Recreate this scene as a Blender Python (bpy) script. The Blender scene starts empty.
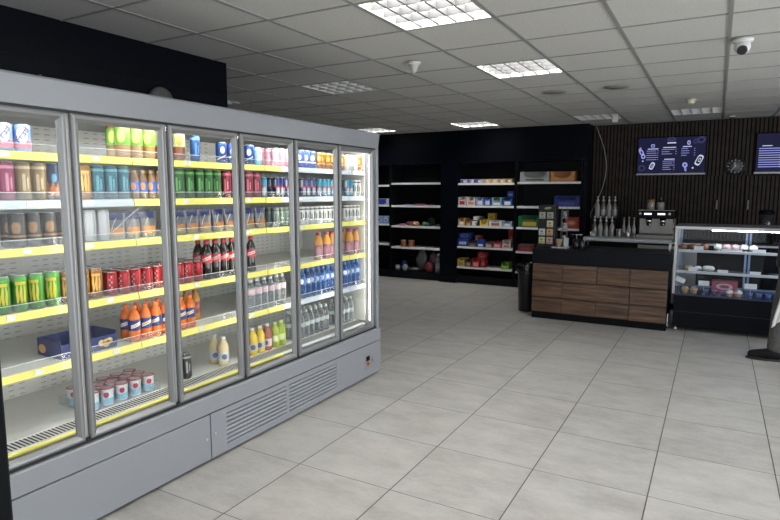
import bpy, math, random
from mathutils import Vector, Matrix
random.seed(7)
PI = math.pi
sc = bpy.context.scene
COL = sc.collection

# ------------------------------------------------------------------ materials
MATS = {}
def _new(name):
    m = bpy.data.materials.new(name); m.use_nodes = True
    nt = m.node_tree
    return m, nt, nt.nodes, nt.links, nt.nodes['Principled BSDF']

def mat(name, col, rough=0.5, metal=0.0, spec=0.5, noise=0.0, nscale=20.0, bump=0.0, coat=0.0, alpha=1.0, vary=0.0):
    if name in MATS: return MATS[name]
    m, nt, N, L, b = _new(name)
    b.inputs['Base Color'].default_value = (*col, 1)
    b.inputs['Roughness'].default_value = rough
    b.inputs['Metallic'].default_value = metal
    b.inputs['Specular IOR Level'].default_value = spec
    b.inputs['Coat Weight'].default_value = coat
    b.inputs['Alpha'].default_value = alpha
    if noise or bump:
        tc = N.new('ShaderNodeTexCoord'); no = N.new('ShaderNodeTexNoise')
        no.inputs['Scale'].default_value = nscale; no.inputs['Detail'].default_value = 4
        L.new(tc.outputs['Object'], no.inputs['Vector'])
        if noise:
            cr = N.new('ShaderNodeValToRGB')
            cr.color_ramp.elements[0].position = 0.3; cr.color_ramp.elements[1].position = 0.7
            cr.color_ramp.elements[0].color = (*[max(0, c*(1-noise)) for c in col], 1)
            cr.color_ramp.elements[1].color = (*[min(1, c*(1+noise)) for c in col], 1)
            L.new(no.outputs['Fac'], cr.inputs['Fac']); L.new(cr.outputs['Color'], b.inputs['Base Color'])
        if bump:
            bp = N.new('ShaderNodeBump'); bp.inputs['Strength'].default_value = bump; bp.inputs['Distance'].default_value = 0.004
            L.new(no.outputs['Fac'], bp.inputs['Height']); L.new(bp.outputs['Normal'], b.inputs['Normal'])
    MATS[name] = m
    return m

def emit(name, col, s):
    if name in MATS: return MATS[name]
    m, nt, N, L, b = _new(name)
    b.inputs['Base Color'].default_value = (*[min(c, .8)*(.25 if s < 1 else 1) for c in col], 1); b.inputs['Specular IOR Level'].default_value = .15
    b.inputs['Emission Color'].default_value = (*col, 1)
    b.inputs['Emission Strength'].default_value = s
    MATS[name] = m
    return m

def glass(name, tint=(1, 1, 1), haze=0.0, patch=0.0, rough=0.02, hz=(.85, .87, .87)):
    """thin clear sheet: see-through with a Fresnel reflection, optional condensation"""
    if name in MATS: return MATS[name]
    m, nt, N, L, b = _new(name)
    out = N['Material Output']; N.remove(b)
    tr = N.new('ShaderNodeBsdfTransparent'); tr.inputs['Color'].default_value = (*tint, 1)
    gl = N.new('ShaderNodeBsdfGlossy'); gl.inputs['Roughness'].default_value = rough
    lw = N.new('ShaderNodeLayerWeight'); lw.inputs[0].default_value = .5
    pw = N.new('ShaderNodeMath'); pw.operation = 'POWER'; pw.inputs[1].default_value = 5
    fr = N.new('ShaderNodeMath'); fr.operation = 'MULTIPLY_ADD'; fr.inputs[1].default_value = .9; fr.inputs[2].default_value = .012
    L.new(lw.outputs['Facing'], pw.inputs[0]); L.new(pw.outputs[0], fr.inputs[0])
    mx = N.new('ShaderNodeMixShader')
    L.new(fr.outputs[0], mx.inputs[0]); L.new(tr.outputs[0], mx.inputs[1]); L.new(gl.outputs[0], mx.inputs[2])
    last = mx
    if haze or patch:
        df = N.new('ShaderNodeBsdfDiffuse'); df.inputs['Color'].default_value = (*hz, 1)
        m2 = N.new('ShaderNodeMixShader')
        if patch:
            tc = N.new('ShaderNodeTexCoord'); no = N.new('ShaderNodeTexNoise')
            no.inputs['Scale'].default_value = 2.6; no.inputs['Detail'].default_value = 5; no.inputs['Roughness'].default_value = .65
            L.new(tc.outputs['Object'], no.inputs['Vector'])
            mr = N.new('ShaderNodeMapRange'); mr.inputs[1].default_value = .5; mr.inputs[2].default_value = .75
            mr.inputs[3].default_value = haze; mr.inputs[4].default_value = haze + patch
            L.new(no.outputs['Fac'], mr.inputs[0]); L.new(mr.outputs[0], m2.inputs[0])
        else:
            m2.inputs[0].default_value = haze
        L.new(mx.outputs[0], m2.inputs[1]); L.new(df.outputs[0], m2.inputs[2]); last = m2
    L.new(last.outputs[0], out.inputs['Surface'])
    MATS[name] = m
    return m

def clearplastic(name, col, dens=0.45):
    """see-through plastic bottle or can wrap: part transparent, part tinted gloss"""
    if name in MATS: return MATS[name]
    m, nt, N, L, b = _new(name)
    b.inputs['Base Color'].default_value = (*col, 1); b.inputs['Roughness'].default_value = .12
    b.inputs['Specular IOR Level'].default_value = .8
    out = N['Material Output']; tr = N.new('ShaderNodeBsdfTransparent')
    lw = N.new('ShaderNodeLayerWeight'); lw.inputs[0].default_value = .35
    ma = N.new('ShaderNodeMath'); ma.operation = 'ADD'; ma.use_clamp = True; ma.inputs[1].default_value = dens
    mx = N.new('ShaderNodeMixShader')
    L.new(lw.outputs['Facing'], ma.inputs[0]); L.new(ma.outputs[0], mx.inputs[0])
    L.new(tr.outputs[0], mx.inputs[1]); L.new(b.outputs[0], mx.inputs[2]); L.new(mx.outputs[0], out.inputs['Surface'])
    MATS[name] = m
    return m

def floor_mat():
    m, nt, N, L, b = _new('stone_floor_tiles')
    tc = N.new('ShaderNodeTexCoord'); sp = N.new('ShaderNodeSeparateXYZ'); L.new(tc.outputs['Object'], sp.inputs[0])
    def math_(op, a, bb=None, clamp=False):
        n = N.new('ShaderNodeMath'); n.operation = op; n.use_clamp = clamp
        for i, v in enumerate((a, bb)):
            if v is None: continue
            if isinstance(v, (int, float)): n.inputs[i].default_value = v
            else: L.new(v, n.inputs[i])
        return n.outputs[0]
    def cell(ch, org):
        s = math_('DIVIDE', math_('SUBTRACT', sp.outputs[ch], org), .6)
        f = math_('FRACT', s)
        d = math_('MULTIPLY', math_('MINIMUM', f, math_('SUBTRACT', 1.0, f)), .6)
        return math_('FLOOR', s), d
    cx, dx = cell('X', -.827); cy, dy = cell('Y', 4.333)
    gx = math_('LESS_THAN', dx, .0032); gy = math_('LESS_THAN', dy, .0022)
    gr = math_('MAXIMUM', gx, gy)
    cmb = N.new('ShaderNodeCombineXYZ'); L.new(cx, cmb.inputs[0]); L.new(cy, cmb.inputs[1])
    wn = N.new('ShaderNodeTexWhiteNoise'); wn.noise_dimensions = '3D'; L.new(cmb.outputs[0], wn.inputs[0])
    # every tile has its own drift of the cloudy pattern
    ofs = N.new('ShaderNodeVectorMath'); ofs.operation = 'MULTIPLY_ADD'
    L.new(wn.outputs['Color'], ofs.inputs[0]); ofs.inputs[1].default_value = (9, 9, 9); L.new(tc.outputs['Object'], ofs.inputs[2])
    mp = N.new('ShaderNodeMapping'); mp.inputs['Scale'].default_value = (1.0, 1.9, 1); L.new(ofs.outputs[0], mp.inputs[0])
    n1 = N.new('ShaderNodeTexNoise'); n1.inputs['Scale'].default_value = 3.2; n1.inputs['Detail'].default_value = 7; n1.inputs['Roughness'].default_value = .68
    n2 = N.new('ShaderNodeTexNoise'); n2.inputs['Scale'].default_value = 60; n2.inputs['Detail'].default_value = 3
    L.new(mp.outputs[0], n1.inputs['Vector']); L.new(mp.outputs[0], n2.inputs['Vector'])
    cr = N.new('ShaderNodeValToRGB')
    e = cr.color_ramp.elements
    e[0].position = .3; e[0].color = (.30, .285, .262, 1); e[1].position = .68; e[1].color = (.47, .458, .435, 1)
    mid = e.new(.5); mid.color = (.40, .388, .365, 1)
    sm = math_('ADD', math_('MULTIPLY', n1.outputs['Fac'], .82), math_('MULTIPLY', n2.outputs['Fac'], .18))
    sm = math_('ADD', sm, math_('MULTIPLY', math_('SUBTRACT', wn.outputs['Value'], .5), .06))
    L.new(sm, cr.inputs['Fac'])
    mix = N.new('ShaderNodeMix'); mix.data_type = 'RGBA'
    L.new(gr, mix.inputs[0]); L.new(cr.outputs['Color'], mix.inputs[6]); mix.inputs[7].default_value = (.06, .055, .05, 1)
    L.new(mix.outputs[2], b.inputs['Base Color'])
    rr = math_('ADD', math_('MULTIPLY', n1.outputs['Fac'], .25), .33)
    L.new(rr, b.inputs['Roughness'])
    b.inputs['Specular IOR Level'].default_value = .45
    bp = N.new('ShaderNodeBump'); bp.inputs['Strength'].default_value = .35; bp.inputs['Distance'].default_value = .003
    L.new(math_('SUBTRACT', math_('MULTIPLY', n2.outputs['Fac'], .15), gr), bp.inputs['Height']); L.new(bp.outputs['Normal'], b.inputs['Normal'])
    return m

def perforated_mat():
    """cream back panel of the fridge with rows of small dark slots"""
    m, nt, N, L, b = _new('slotted_back_panel')
    tc = N.new('ShaderNodeTexCoord'); sp = N.new('ShaderNodeSeparateXYZ'); L.new(tc.outputs['Object'], sp.inputs[0])
    def M(op, a, bb=None):
        n = N.new('ShaderNodeMath'); n.operation = op
        for i, v in enumerate((a, bb)):
            if v is None: continue
            if isinstance(v, (int, float)): n.inputs[i].default_value = v
            else: L.new(v, n.inputs[i])
        return n.outputs[0]
    fy = M('FRACT', M('DIVIDE', sp.outputs['Y'], .058)); fz = M('FRACT', M('DIVIDE', sp.outputs['Z'], .029))
    a = M('MULTIPLY', M('LESS_THAN', fy, .5), M('LESS_THAN', fz, .17))
    gap = M('GREATER_THAN', M('FRACT', M('DIVIDE', sp.outputs['Y'], .348)), .17)
    a = M('MULTIPLY', a, gap)
    mix = N.new('ShaderNodeMix'); mix.data_type = 'RGBA'
    L.new(a, mix.inputs[0]); mix.inputs[6].default_value = (.76, .75, .7, 1); mix.inputs[7].default_value = (.36, .34, .30, 1)
    L.new(mix.outputs[2], b.inputs['Base Color']); b.inputs['Roughness'].default_value = .45
    return m

def wood_mat():
    m, nt, N, L, b = _new('dark_walnut')
    tc = N.new('ShaderNodeTexCoord'); oi = N.new('ShaderNodeObjectInfo')
    ad = N.new('ShaderNodeVectorMath'); ad.operation = 'ADD'
    cm = N.new('ShaderNodeCombineXYZ'); ml = N.new('ShaderNodeMath'); ml.operation = 'MULTIPLY'; ml.inputs[1].default_value = 30
    L.new(oi.outputs['Random'], ml.inputs[0]); L.new(ml.outputs[0], cm.inputs[0]); L.new(ml.outputs[0], cm.inputs[2])
    L.new(tc.outputs['Object'], ad.inputs[0]); L.new(cm.outputs[0], ad.inputs[1])
    mp = N.new('ShaderNodeMapping'); mp.inputs['Scale'].default_value = (1.6, 6, 22); L.new(ad.outputs[0], mp.inputs[0])
    no = N.new('ShaderNodeTexNoise'); no.inputs['Scale'].default_value = 1.6; no.inputs['Detail'].default_value = 6; no.inputs['Roughness'].default_value = .6
    L.new(mp.outputs[0], no.inputs['Vector'])
    cr = N.new('ShaderNodeValToRGB'); e = cr.color_ramp.elements
    e[0].position = .32; e[0].color = (.034, .0165, .008, 1); e[1].position = .7; e[1].color = (.165, .086, .042, 1)
    mid = e.new(.5); mid.color = (.088, .045, .022, 1)
    L.new(no.outputs['Fac'], cr.inputs['Fac']); L.new(cr.outputs['Color'], b.inputs['Base Color'])
    b.inputs['Roughness'].default_value = .42
    return m

def ceiling_mat():
    m, nt, N, L, b = _new('mineral_ceiling_tile')
    tc = N.new('ShaderNodeTexCoord'); no = N.new('ShaderNodeTexNoise'); no.inputs['Scale'].default_value = 90; no.inputs['Detail'].default_value = 3
    L.new(tc.outputs['Object'], no.inputs['Vector'])
    cr = N.new('ShaderNodeValToRGB'); e = cr.color_ramp.elements
    e[0].position = .3; e[0].color = (.47, .462, .442, 1); e[1].position = .6; e[1].color = (.57, .56, .535, 1)
    L.new(no.outputs['Fac'], cr.inputs['Fac']); L.new(cr.outputs['Color'], b.inputs['Base Color']); b.inputs['Roughness'].default_value = .9
    return m

# ------------------------------------------------------------------ mesh builder
class MB:
    def __init__(s): s.v = []; s.f = []; s.m = []; s.sm = []
    def add(s, vs, fs, mi=0, smooth=False, M=None):
        b = len(s.v)
        s.v += [tuple(M @ Vector(p)) if M else tuple(p) for p in vs]
        for f in fs: s.f.append(tuple(b+i for i in f)); s.m.append(mi); s.sm.append(smooth)
        return s
    def box(s, x0, x1, y0, y1, z0, z1, mi=0, M=None, bev=0.0):
        if x1 < x0: x0, x1 = x1, x0
        if y1 < y0: y0, y1 = y1, y0
        if z1 < z0: z0, z1 = z1, z0
        if bev:
            b = min(bev, (x1-x0)*.45, (y1-y0)*.45, (z1-z0)*.45)
            idx = {}; vs = []
            for i, x in enumerate((x0, x1)):
                for j, y in enumerate((y0, y1)):
                    for k, z in enumerate((z0, z1)):
                        sx, sy, sz = (b if i == 0 else -b), (b if j == 0 else -b), (b if k == 0 else -b)
                        for a, p in enumerate(((x, y+sy, z+sz), (x+sx, y, z+sz), (x+sx, y+sy, z))):
                            idx[i, j, k, a] = len(vs); vs.append(p)
            I = lambda i, j, k, a: idx[i, j, k, a]
            fs = []
            for i in (0, 1):
                q = [I(i, 0, 0, 0), I(i, 1, 0, 0), I(i, 1, 1, 0), I(i, 0, 1, 0)]; fs.append(q[::-1] if i == 0 else q)
                q = [I(0, i, 0, 1), I(1, i, 0, 1), I(1, i, 1, 1), I(0, i, 1, 1)]; fs.append(q if i == 0 else q[::-1])
                q = [I(0, 0, i, 2), I(1, 0, i, 2), I(1, 1, i, 2), I(0, 1, i, 2)]; fs.append(q[::-1] if i == 0 else q)
            for a in (0, 1):
                for c in (0, 1):
                    q = [I(a, c, 0, 0), I(a, c, 1, 0), I(a, c, 1, 1), I(a, c, 0, 1)]; fs.append(q if (a == c) else q[::-1])
                    q = [I(a, 0, c, 0), I(a, 1, c, 0), I(a, 1, c, 2), I(a, 0, c, 2)]; fs.append(q if (a != c) else q[::-1])
                    q = [I(0, a, c, 1), I(1, a, c, 1), I(1, a, c, 2), I(0, a, c, 2)]; fs.append(q if (a == c) else q[::-1])
                    for k in (0, 1):
                        t = [I(a, c, k, 0), I(a, c, k, 1), I(a, c, k, 2)]
                        fs.append(t if (a+c+k) % 2 == 1 else t[::-1])
            return s.add(vs, fs, mi, False, M)
        vs = [(x, y, z) for x in (x0, x1) for y in (y0, y1) for z in (z0, z1)]
        fs = [(0, 1, 3, 2), (4, 6, 7, 5), (0, 4, 5, 1), (2, 3, 7, 6), (0, 2, 6, 4), (1, 5, 7, 3)]
        return s.add(vs, fs, mi, False, M)
    def lathe(s, prof, seg=20, mi=0, M=None, cap0=True, cap1=True, mats=None):
        """prof: list of (r, z) from bottom to top"""
        vs = []; n = len(prof)
        for r, z in prof:
            for k in range(seg):
                a = 2*PI*k/seg; vs.append((r*math.cos(a), r*math.sin(a), z))
        b = len(s.v); s.v += [tuple(M @ Vector(p)) if M else p for p in vs]
        for i in range(n-1):
            for k in range(seg):
                k2 = (k+1) % seg
                s.f.append((b+i*seg+k, b+i*seg+k2, b+(i+1)*seg+k2, b+(i+1)*seg+k)); s.m.append(mats[i] if mats else mi); s.sm.append(True)
        if cap0: s.f.append(tuple(b+k for k in reversed(range(seg)))); s.m.append(mats[0] if mats else mi); s.sm.append(False)
        if cap1: s.f.append(tuple(b+(n-1)*seg+k for k in range(seg))); s.m.append(mats[-1] if mats else mi); s.sm.append(False)
        return s
    def tube(s, pts, r, seg=8, mi=0):
        pts = [Vector(p) for p in pts]; n = len(pts); b = len(s.v)
        rr = r if isinstance(r, (list, tuple)) else [r]*n
        for i, p in enumerate(pts):
            d = (pts[min(i+1, n-1)]-pts[max(i-1, 0)]).normalized()
            a = d.cross(Vector((0, 0, 1)) if abs(d.z) < .9 else Vector((1, 0, 0))).normalized(); c = d.cross(a)
            for k in range(seg):
                t = 2*PI*k/seg; s.v.append(tuple(p+rr[i]*(a*math.cos(t)+c*math.sin(t))))
        for i in range(n-1):
            for k in range(seg):
                k2 = (k+1) % seg
                s.f.append((b+i*seg+k, b+(i+1)*seg+k, b+(i+1)*seg+k2, b+i*seg+k2)); s.m.append(mi); s.sm.append(True)
        s.f.append(tuple(b+k for k in range(seg))); s.m.append(mi); s.sm.append(False)
        s.f.append(tuple(b+(n-1)*seg+k for k in reversed(range(seg)))); s.m.append(mi); s.sm.append(False)
        return s
    def prism(s, poly, axis, a, b_, mi=0, M=None):
        """poly: 2D outline; extruded along axis ('x','y','z') from a to b_"""
        n = len(poly)
        def P(p, t): return {'x': (t, p[0], p[1]), 'y': (p[0], t, p[1]), 'z': (p[0], p[1], t)}[axis]
        vs = [P(p, a) for p in poly]+[P(p, b_) for p in poly]
        fs = [tuple(range(n)), tuple(range(2*n-1, n-1, -1))]+[(i, n+i, n+(i+1) % n, (i+1) % n) for i in range(n)]
        return s.add(vs, fs, mi, False, M)
    def wrap(s, r, lo, hi, u0, u1, mi, n=8):
        """patch hugging a cylinder of radius r; u is arc length along the surface, lo/hi give z over u"""
        us = [u0+(u1-u0)*i/n for i in range(n+1)]; vs = []
        for u in us:
            a = u/r
            for z in (lo(u), hi(u)): vs.append((r*math.cos(a), r*math.sin(a), z))
        return s.add(vs, [(2*i, 2*i+2, 2*i+3, 2*i+1) for i in range(n)], mi, True)
    def oval(s, r, u, z, w, h, mi, n=12):
        f = lambda x: h*math.sqrt(max(0, 1-((x-u)/w)**2))
        return s.wrap(r, lambda x: z-f(x), lambda x: z+f(x), u-w, u+w, mi, n)
    def band(s, r, z0, z1, mi, n=24):
        return s.wrap(r, lambda x: z0, lambda x: z1, 0, 2*PI*r, mi, n)
    def build(s, name, mats, parent=None, loc=None):
        me = bpy.data.meshes.new(name); me.from_pydata(s.v, [], s.f)
        if not isinstance(mats, (list, tuple)): mats = [mats]
        for m in mats: me.materials.append(m)
        for p, mi, sm in zip(me.polygons, s.m, s.sm): p.material_index = mi; p.use_smooth = sm
        me.validate(); me.update()
        o = bpy.data.objects.new(name, me); COL.objects.link(o)
        if parent: o.parent = parent
        if loc: o.location = loc
        return o

def tag(o, label, cat, group=None, kind=None):
    o['label'] = label; o['category'] = cat
    if group: o['group'] = group
    if kind: o['kind'] = kind
    return o
def empty(name, loc=(0, 0, 0), rz=0.0):
    o = bpy.data.objects.new(name, None); o.empty_display_size = .05; COL.objects.link(o)
    o.location = loc; o.rotation_euler = (0, 0, rz); return o
def thing(name, label, cat, loc=(0, 0, 0), rz=0.0, group=None):
    return tag(empty(name, loc, rz), label, cat, group)
def struct(o): o['kind'] = 'structure'; return o
def dup(root, parent=None):
    c = root.copy(); COL.objects.link(c)
    if parent: c.parent = parent
    for ch in list(root.children): dup(ch, c)
    return c
def text_verts(body, size, shear=0.0):
    cu = bpy.data.curves.new('t', 'FONT'); cu.body = body; cu.size = size; cu.align_x = 'CENTER'; cu.align_y = 'CENTER'; cu.shear = shear; cu.resolution_u = 2
    cu.offset = size*.022
    o = bpy.data.objects.new('t', cu); COL.objects.link(o)
    bpy.context.view_layer.update()
    me = bpy.data.meshes.new_from_object(o.evaluated_get(bpy.context.evaluated_depsgraph_get()))
    vs = [v.co[:] for v in me.vertices]; fs = [tuple(p.vertices) for p in me.polygons]
    bpy.data.objects.remove(o); bpy.data.curves.remove(cu); bpy.data.meshes.remove(me)
    return vs, fs

# shared materials
GREY = mat('fridge_grey_paint', (.25, .26, .28), .38)
FRAME = mat('door_aluminium', (.25, .252, .255), .38, .6)
BLACK = mat('matt_black', (.0035, .004, .005), .5, spec=.1)
RUBBER = mat('black_rubber', (.012, .012, .012), .6)
NAVY = mat('black_navy_panel', (.0026, .0036, .007), .3, spec=.12)
WHITE = mat('white_plastic', (.75, .76, .76), .35)
CREAM = mat('white_enamel', (.72, .72, .69), .4)
YELLOW = mat('yellow_price_strip', (.80, .74, .17), .4)
STEEL = mat('brushed_steel', (.5, .5, .5), .3, .9)
CHROME = mat('chrome', (.7, .7, .7), .12, 1.0)
ALU = mat('can_aluminium', (.62, .63, .65), .25, .9)
PANE = glass('fridge_glass', (.975, .985, .985), 0.0, .035)
CLEAR = glass('clear_acrylic', (.96, .97, .98), .05)
CASEGLASS = glass('display_glass', (.95, .97, 1))
PERF = perforated_mat()
WOOD = wood_mat()
TILE = ceiling_mat()

H = 2.586
X0, X1, YA, YB = -7.6, 3.4, -2.2, 9.9
# ------------------------------------------------------------------ setting
struct(MB().box(X0-.1, X1+.1, YA-.1, YB+.1, -.1, 0).build('floor', floor_mat()))

# ceiling tiles (the lamp cells are left open)
OX, OY, P = -1.792, 3.977, .6
LIT = [(0, -2), (0, 1), (-3, 7), (-6, 7), (0, -5), (3, -2), (3, -5), (0, -8)]
DIM = [(-3, 1), (0, 7), (2, 7), (-6, 1)]
cells = {c: 'lit' for c in LIT}; cells.update({c: 'dim' for c in DIM})
cb = MB(); tb = MB()
i0, i1 = math.floor((X0-OX)/P), math.ceil((X1-OX)/P); j0, j1 = math.floor((YA-OY)/P), math.ceil((YB-OY)/P)
for i in range(i0, i1):
    for j in range(j0, j1):
        if (i, j) in cells: continue
        xa, xb = max(X0, OX+i*P), min(X1, OX+(i+1)*P); ya, yb = max(YA, OY+j*P), min(YB, OY+(j+1)*P)
        if xb-xa > .02 and yb-ya > .02: cb.box(xa, xb, ya, yb, H+.004, H+.02)
cb.box(X0-.1, X1+.1, YA-.1, YB+.1, H+.118, H+.135)
struct(cb.build('ceiling', TILE))
for i in range(i0, i1+1):
    x = OX+i*P
    if X0 < x < X1: tb.box(x-.012, x+.012, YA, YB, H-.001, H+.006)
for j in range(j0, j1+1):
    y = OY+j*P
    if YA < y < YB: tb.box(X0, X1, y-.008, y+.008, H-.0005, H+.006)
struct(tb.build('trim_1', mat('ceiling_runner_grey', (.27, .27, .26), .5)))

# walls
struct(MB().box(X0-.1, X0, YA, YB, 0, H+.118).build('wall_left', NAVY))
wb = MB().box(X0, -1.80, 9.2, 9.28, 2.05, H+.118)          # fascia above the shelving
wb.box(X0, -1.80, 9.64, 9.74, 0, 2.05)                     # behind the shelving
wb.box(X0, -5.99, 9.2, 9.64, 0, 2.05)
wb.box(-4.175, -3.86, 9.2, 9.64, 0, 2.05)                  # flush pillar between the units
wb.box(-1.80, -1.74, 9.2, 9.74, 0, H+.118)
wb.box(X0, -1.80, 9.28, 9.64, 2.05, 2.10)
struct(wb.build('wall_back', NAVY))
# slatted wall behind the counter
SLAT = mat('brown_slat', (.040, .031, .026), .6, spec=.15, noise=.25, nscale=9)
DOOR_X = [(-.80, .055), (.33, 1.18)]
def slats(xa, xb, z0, z1, y):
    b = MB(); n = int(round((xb-xa)/.05)); p = (xb-xa)/n
    for k in range(n): b.box(xa+k*p+.009, xa+(k+1)*p-.009, y-.02, y, z0, z1, 0)
    b.box(xa, xb, y-.002, y+.03, z0, z1, 1)
    return b
sw = MB(); sw.box(-1.74, X1, 9.64, 9.8, 0, H+.15, 1)
for xa, xb, z0, z1 in ((-1.74, X1, 1.80, H+.1), (-1.74, -.80, 0, 1.80), (.055, .33, 0, 1.80), (1.18, X1, 0, 1.80)):
    t = slats(xa, xb, z0, z1, 9.6); sw.add(t.v, t.f); sw.m[-len(t.m):] = t.m
struct(sw.build('wall_right_of_shelves', [SLAT, BLACK])).name = 'wall_counter'
for k, (xa, xb) in enumerate(DOOR_X):
    d = struct(slats(xa+.006, xb-.006, .01, 1.794, 9.595).build('door_%d' % (k+1), [SLAT, BLACK]))
    hx = (xb-.055) if k == 0 else (xa+.05)
    MB().box(hx-.011, hx+.011, 9.535, 9.55, 1.32, 1.45, 0, bev=.003).box(hx-.008, hx+.008, 9.55, 9.576, 1.34, 1.36).box(hx-.008, hx+.008, 9.55, 9.576, 1.41, 1.43).build('door_handle', mat('dull_steel', (.16, .16, .16), .45, .5), d)
# bulkhead behind the fridge
bk = MB().box(-3.62, -3.48, YA, 3.517, 0, H+.1)
bk.box(-3.482, -3.477, YA, 3.517, 2.335, 2.341)
struct(bk.build('wall_bulkhead', NAVY))
# black post at the shop entrance, close to the camera
struct(MB().box(-1.70, -1.60, .675, .780, 0, H, bev=.006).build('trim_2', BLACK))
# shop front behind the camera and on the right: white walls with big windows
PLASTER = mat('white_plaster', (.6, .6, .58), .8)
wf = MB()
wf.box(X0, -2.2, YA-.1, YA, 0, H+.118).box(-2.2, 2.8, YA-.1, YA, 2.4, H+.118).box(2.8, X1, YA-.1, YA, 0, H+.118).box(-2.2, 2.8, YA-.1, YA, 0, .3)
struct(wf.build('wall_front', PLASTER))
wr = MB()
wr.box(X1, X1+.1, YA, -1.2, 0, H+.118).box(X1, X1+.1, -1.2, 6.6, 2.4, H+.118).box(X1, X1+.1, 6.6, YB, 0, H+.118).box(X1, X1+.1, -1.2, 6.6, 0, .25)
struct(wr.build('wall_right', PLASTER))
def window(name, axis, a, b_, c, z0, z1):
    f = MB(); g = MB(); n = 3
    for k in range(n+1):
        t = a+(b_-a)*k/n
        if axis == 'x': f.box(t-.03, t+.03, c-.03, c+.03, z0, z1)
        else: f.box(c-.03, c+.03, t-.03, t+.03, z0, z1)
    for z in (z0, z1):
        if axis == 'x': f.box(a, b_, c-.03, c+.03, z-.03, z+.03)
        else: f.box(c-.03, c+.03, a, b_, z-.03, z+.03)
    w = struct(f.build(name, BLACK))
    if axis == 'x': g.box(a, b_, c-.004, c+.004, z0, z1)
    else: g.box(c-.004, c+.004, a, b_, z0, z1)
    g.build('window_pane', CASEGLASS, w)
window('window_1', 'x', -2.2, 2.8, YA-.05, .3, 2.4)
window('window_2', 'y', -1.2, 6.6, X1+.05, .25, 2.4)  # unseen window, lengthened towards the counter to brighten the floor
sk = MB().box(-7.6, -6.0, 9.17, 9.2, 0, .1).box(-4.175, -3.86, 9.17, 9.2, 0, .1)
struct(sk.build('baseboard_back', NAVY))

# ------------------------------------------------------------------ ceiling lights
LAMP = emit('lamp_diffuser', (1, .985, .96), 16.0)
OFFD = mat('lamp_off_diffuser', (.55, .55, .52), .5)
FIN = mat('white_louvre', (.72, .72, .70), .35)
FINL = mat('lit_louvre_darkened', (.085, .085, .085), .5, spec=.2)  # white fins darkened in colour so they show against the lamp glare
def ceiling_light(i, j, lit, label):
    x, y = OX+(i+.5)*P, OY+(j+.5)*P
    t = thing('ceiling_light', label, 'ceiling light', (x, y, H), 0, 'square louvred lights set in the ceiling grid')
    fr = MB(); h = .288
    for s in (-1, 1):
        fr.box(s*h-.008, s*h+.008, -h, h, 0, .11); fr.box(-h, h, s*h-.008, s*h+.008, 0, .11)
    fr.box(-h, h, -h, h, .105, .115)
    fr.build('housing', FIN, t)
    MB().box(-h+.01, h-.01, -h+.01, h-.01, .062, .068).build('diffuser', LAMP if lit else OFFD, t)
    lv = MB()
    for k in range(1, 5):
        q = -h+2*h*k/5; lv.prism([(q-.006, .002), (q+.006, .002), (q+.002, .05), (q-.002, .05)], 'y', -h+.008, h-.008)
    for k in range(1, 4):
        q = -h+2*h*k/4; lv.box(-h+.008, h-.008, q-.004, q+.004, .004, .048)
    lv.build('louvre', FINL if lit else FIN, t)
    return t
lab = {(0, -2): 'bright square louvred ceiling light, the biggest in view, cut by the top edge', (0, 1): 'bright square ceiling light between the big near light and the two speaker grilles',
 (-3, 7): 'bright louvred ceiling light just in front of the black wall above the snack shelves', (-6, 7): 'bright louvred ceiling light half hidden over the far end of the fridge',
 (-3, 1): 'unlit louvred ceiling panel above the middle of the fridge', (0, 7): 'unlit louvred ceiling panel near the hanging cable and slatted wall',
 (2, 7): 'unlit louvred ceiling panel above the menu screen', (-6, 1): 'unlit louvred ceiling panel beside the end of the black bulkhead'}
for c, k in cells.items():
    ceiling_light(*c, k == 'lit', lab.get(c, 'louvred ceiling light behind the camera, cell %s' % ('near the window' if c[0] > 0 else 'near the entrance')))

def disc_thing(name, label, cat, x, y, prof, m, mats=None):
    t = MB(); t.lathe(prof, 24, mats=mats); return tag(t.build(name, m, None, (x, y, H-.0015)), label, cat)
SPK = mat('speaker_mesh_grey', (.24, .24, .235), .6); 
for x, y, l in ((-1.521, 6.134, 'round grey ceiling speaker grille, the one nearer the lit panel'), (-.915, 6.147, 'round grey ceiling speaker grille, the one nearer the security camera')):
    t = thing('ceiling_speaker', l, 'speaker', (x, y, H-.0015), 0, 'round speaker grilles in the ceiling')
    MB().lathe([(.0, -.004), (.098, -.004), (.1, -.001)], 24, cap0=False).build('grille', SPK, t)
    MB().lathe([(.1, -.007), (.115, -.007), (.118, -.001)], 24, cap0=False, cap1=False).build('rim', mat('speaker_rim', (.3, .3, .29), .5), t)
OFFW = mat('off_white_plastic', (.62, .62, .6), .4)
# turret camera
t = thing('security_camera', 'white turret security camera on the ceiling at the upper right', 'camera', (.088, 4.64, H-.002))
MB().lathe([(.045, -.03), (.062, -.02), (.065, 0)], 24).build('base', OFFW, t)
Mr = Matrix.Translation((0, -.012, -.055)) @ Matrix.Rotation(math.radians(35), 4, 'X')
b = MB(); b.lathe([(.0, -.05), (.02, -.046), (.036, -.034), (.046, -.015), (.05, 0), (.046, .018), (.03, .038), (0, .046)], 24, M=Mr @ Matrix.Rotation(PI/2, 4, 'X')); b.build('ball', OFFW, t)
Ml = Mr @ Matrix.Rotation(PI/2, 4, 'X')
MB().lathe([(.012, .041), (.03, .040), (.031, .052), (.026, .054)], 20, M=Ml).build('lens_ring', mat('camera_black', (.02, .02, .022), .25), t)
MB().lathe([(0.001, .054), (.014, .053), (.02, .045)], 16, M=Ml).build('lens', mat('camera_lens', (.005, .005, .008), .05), t)
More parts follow.
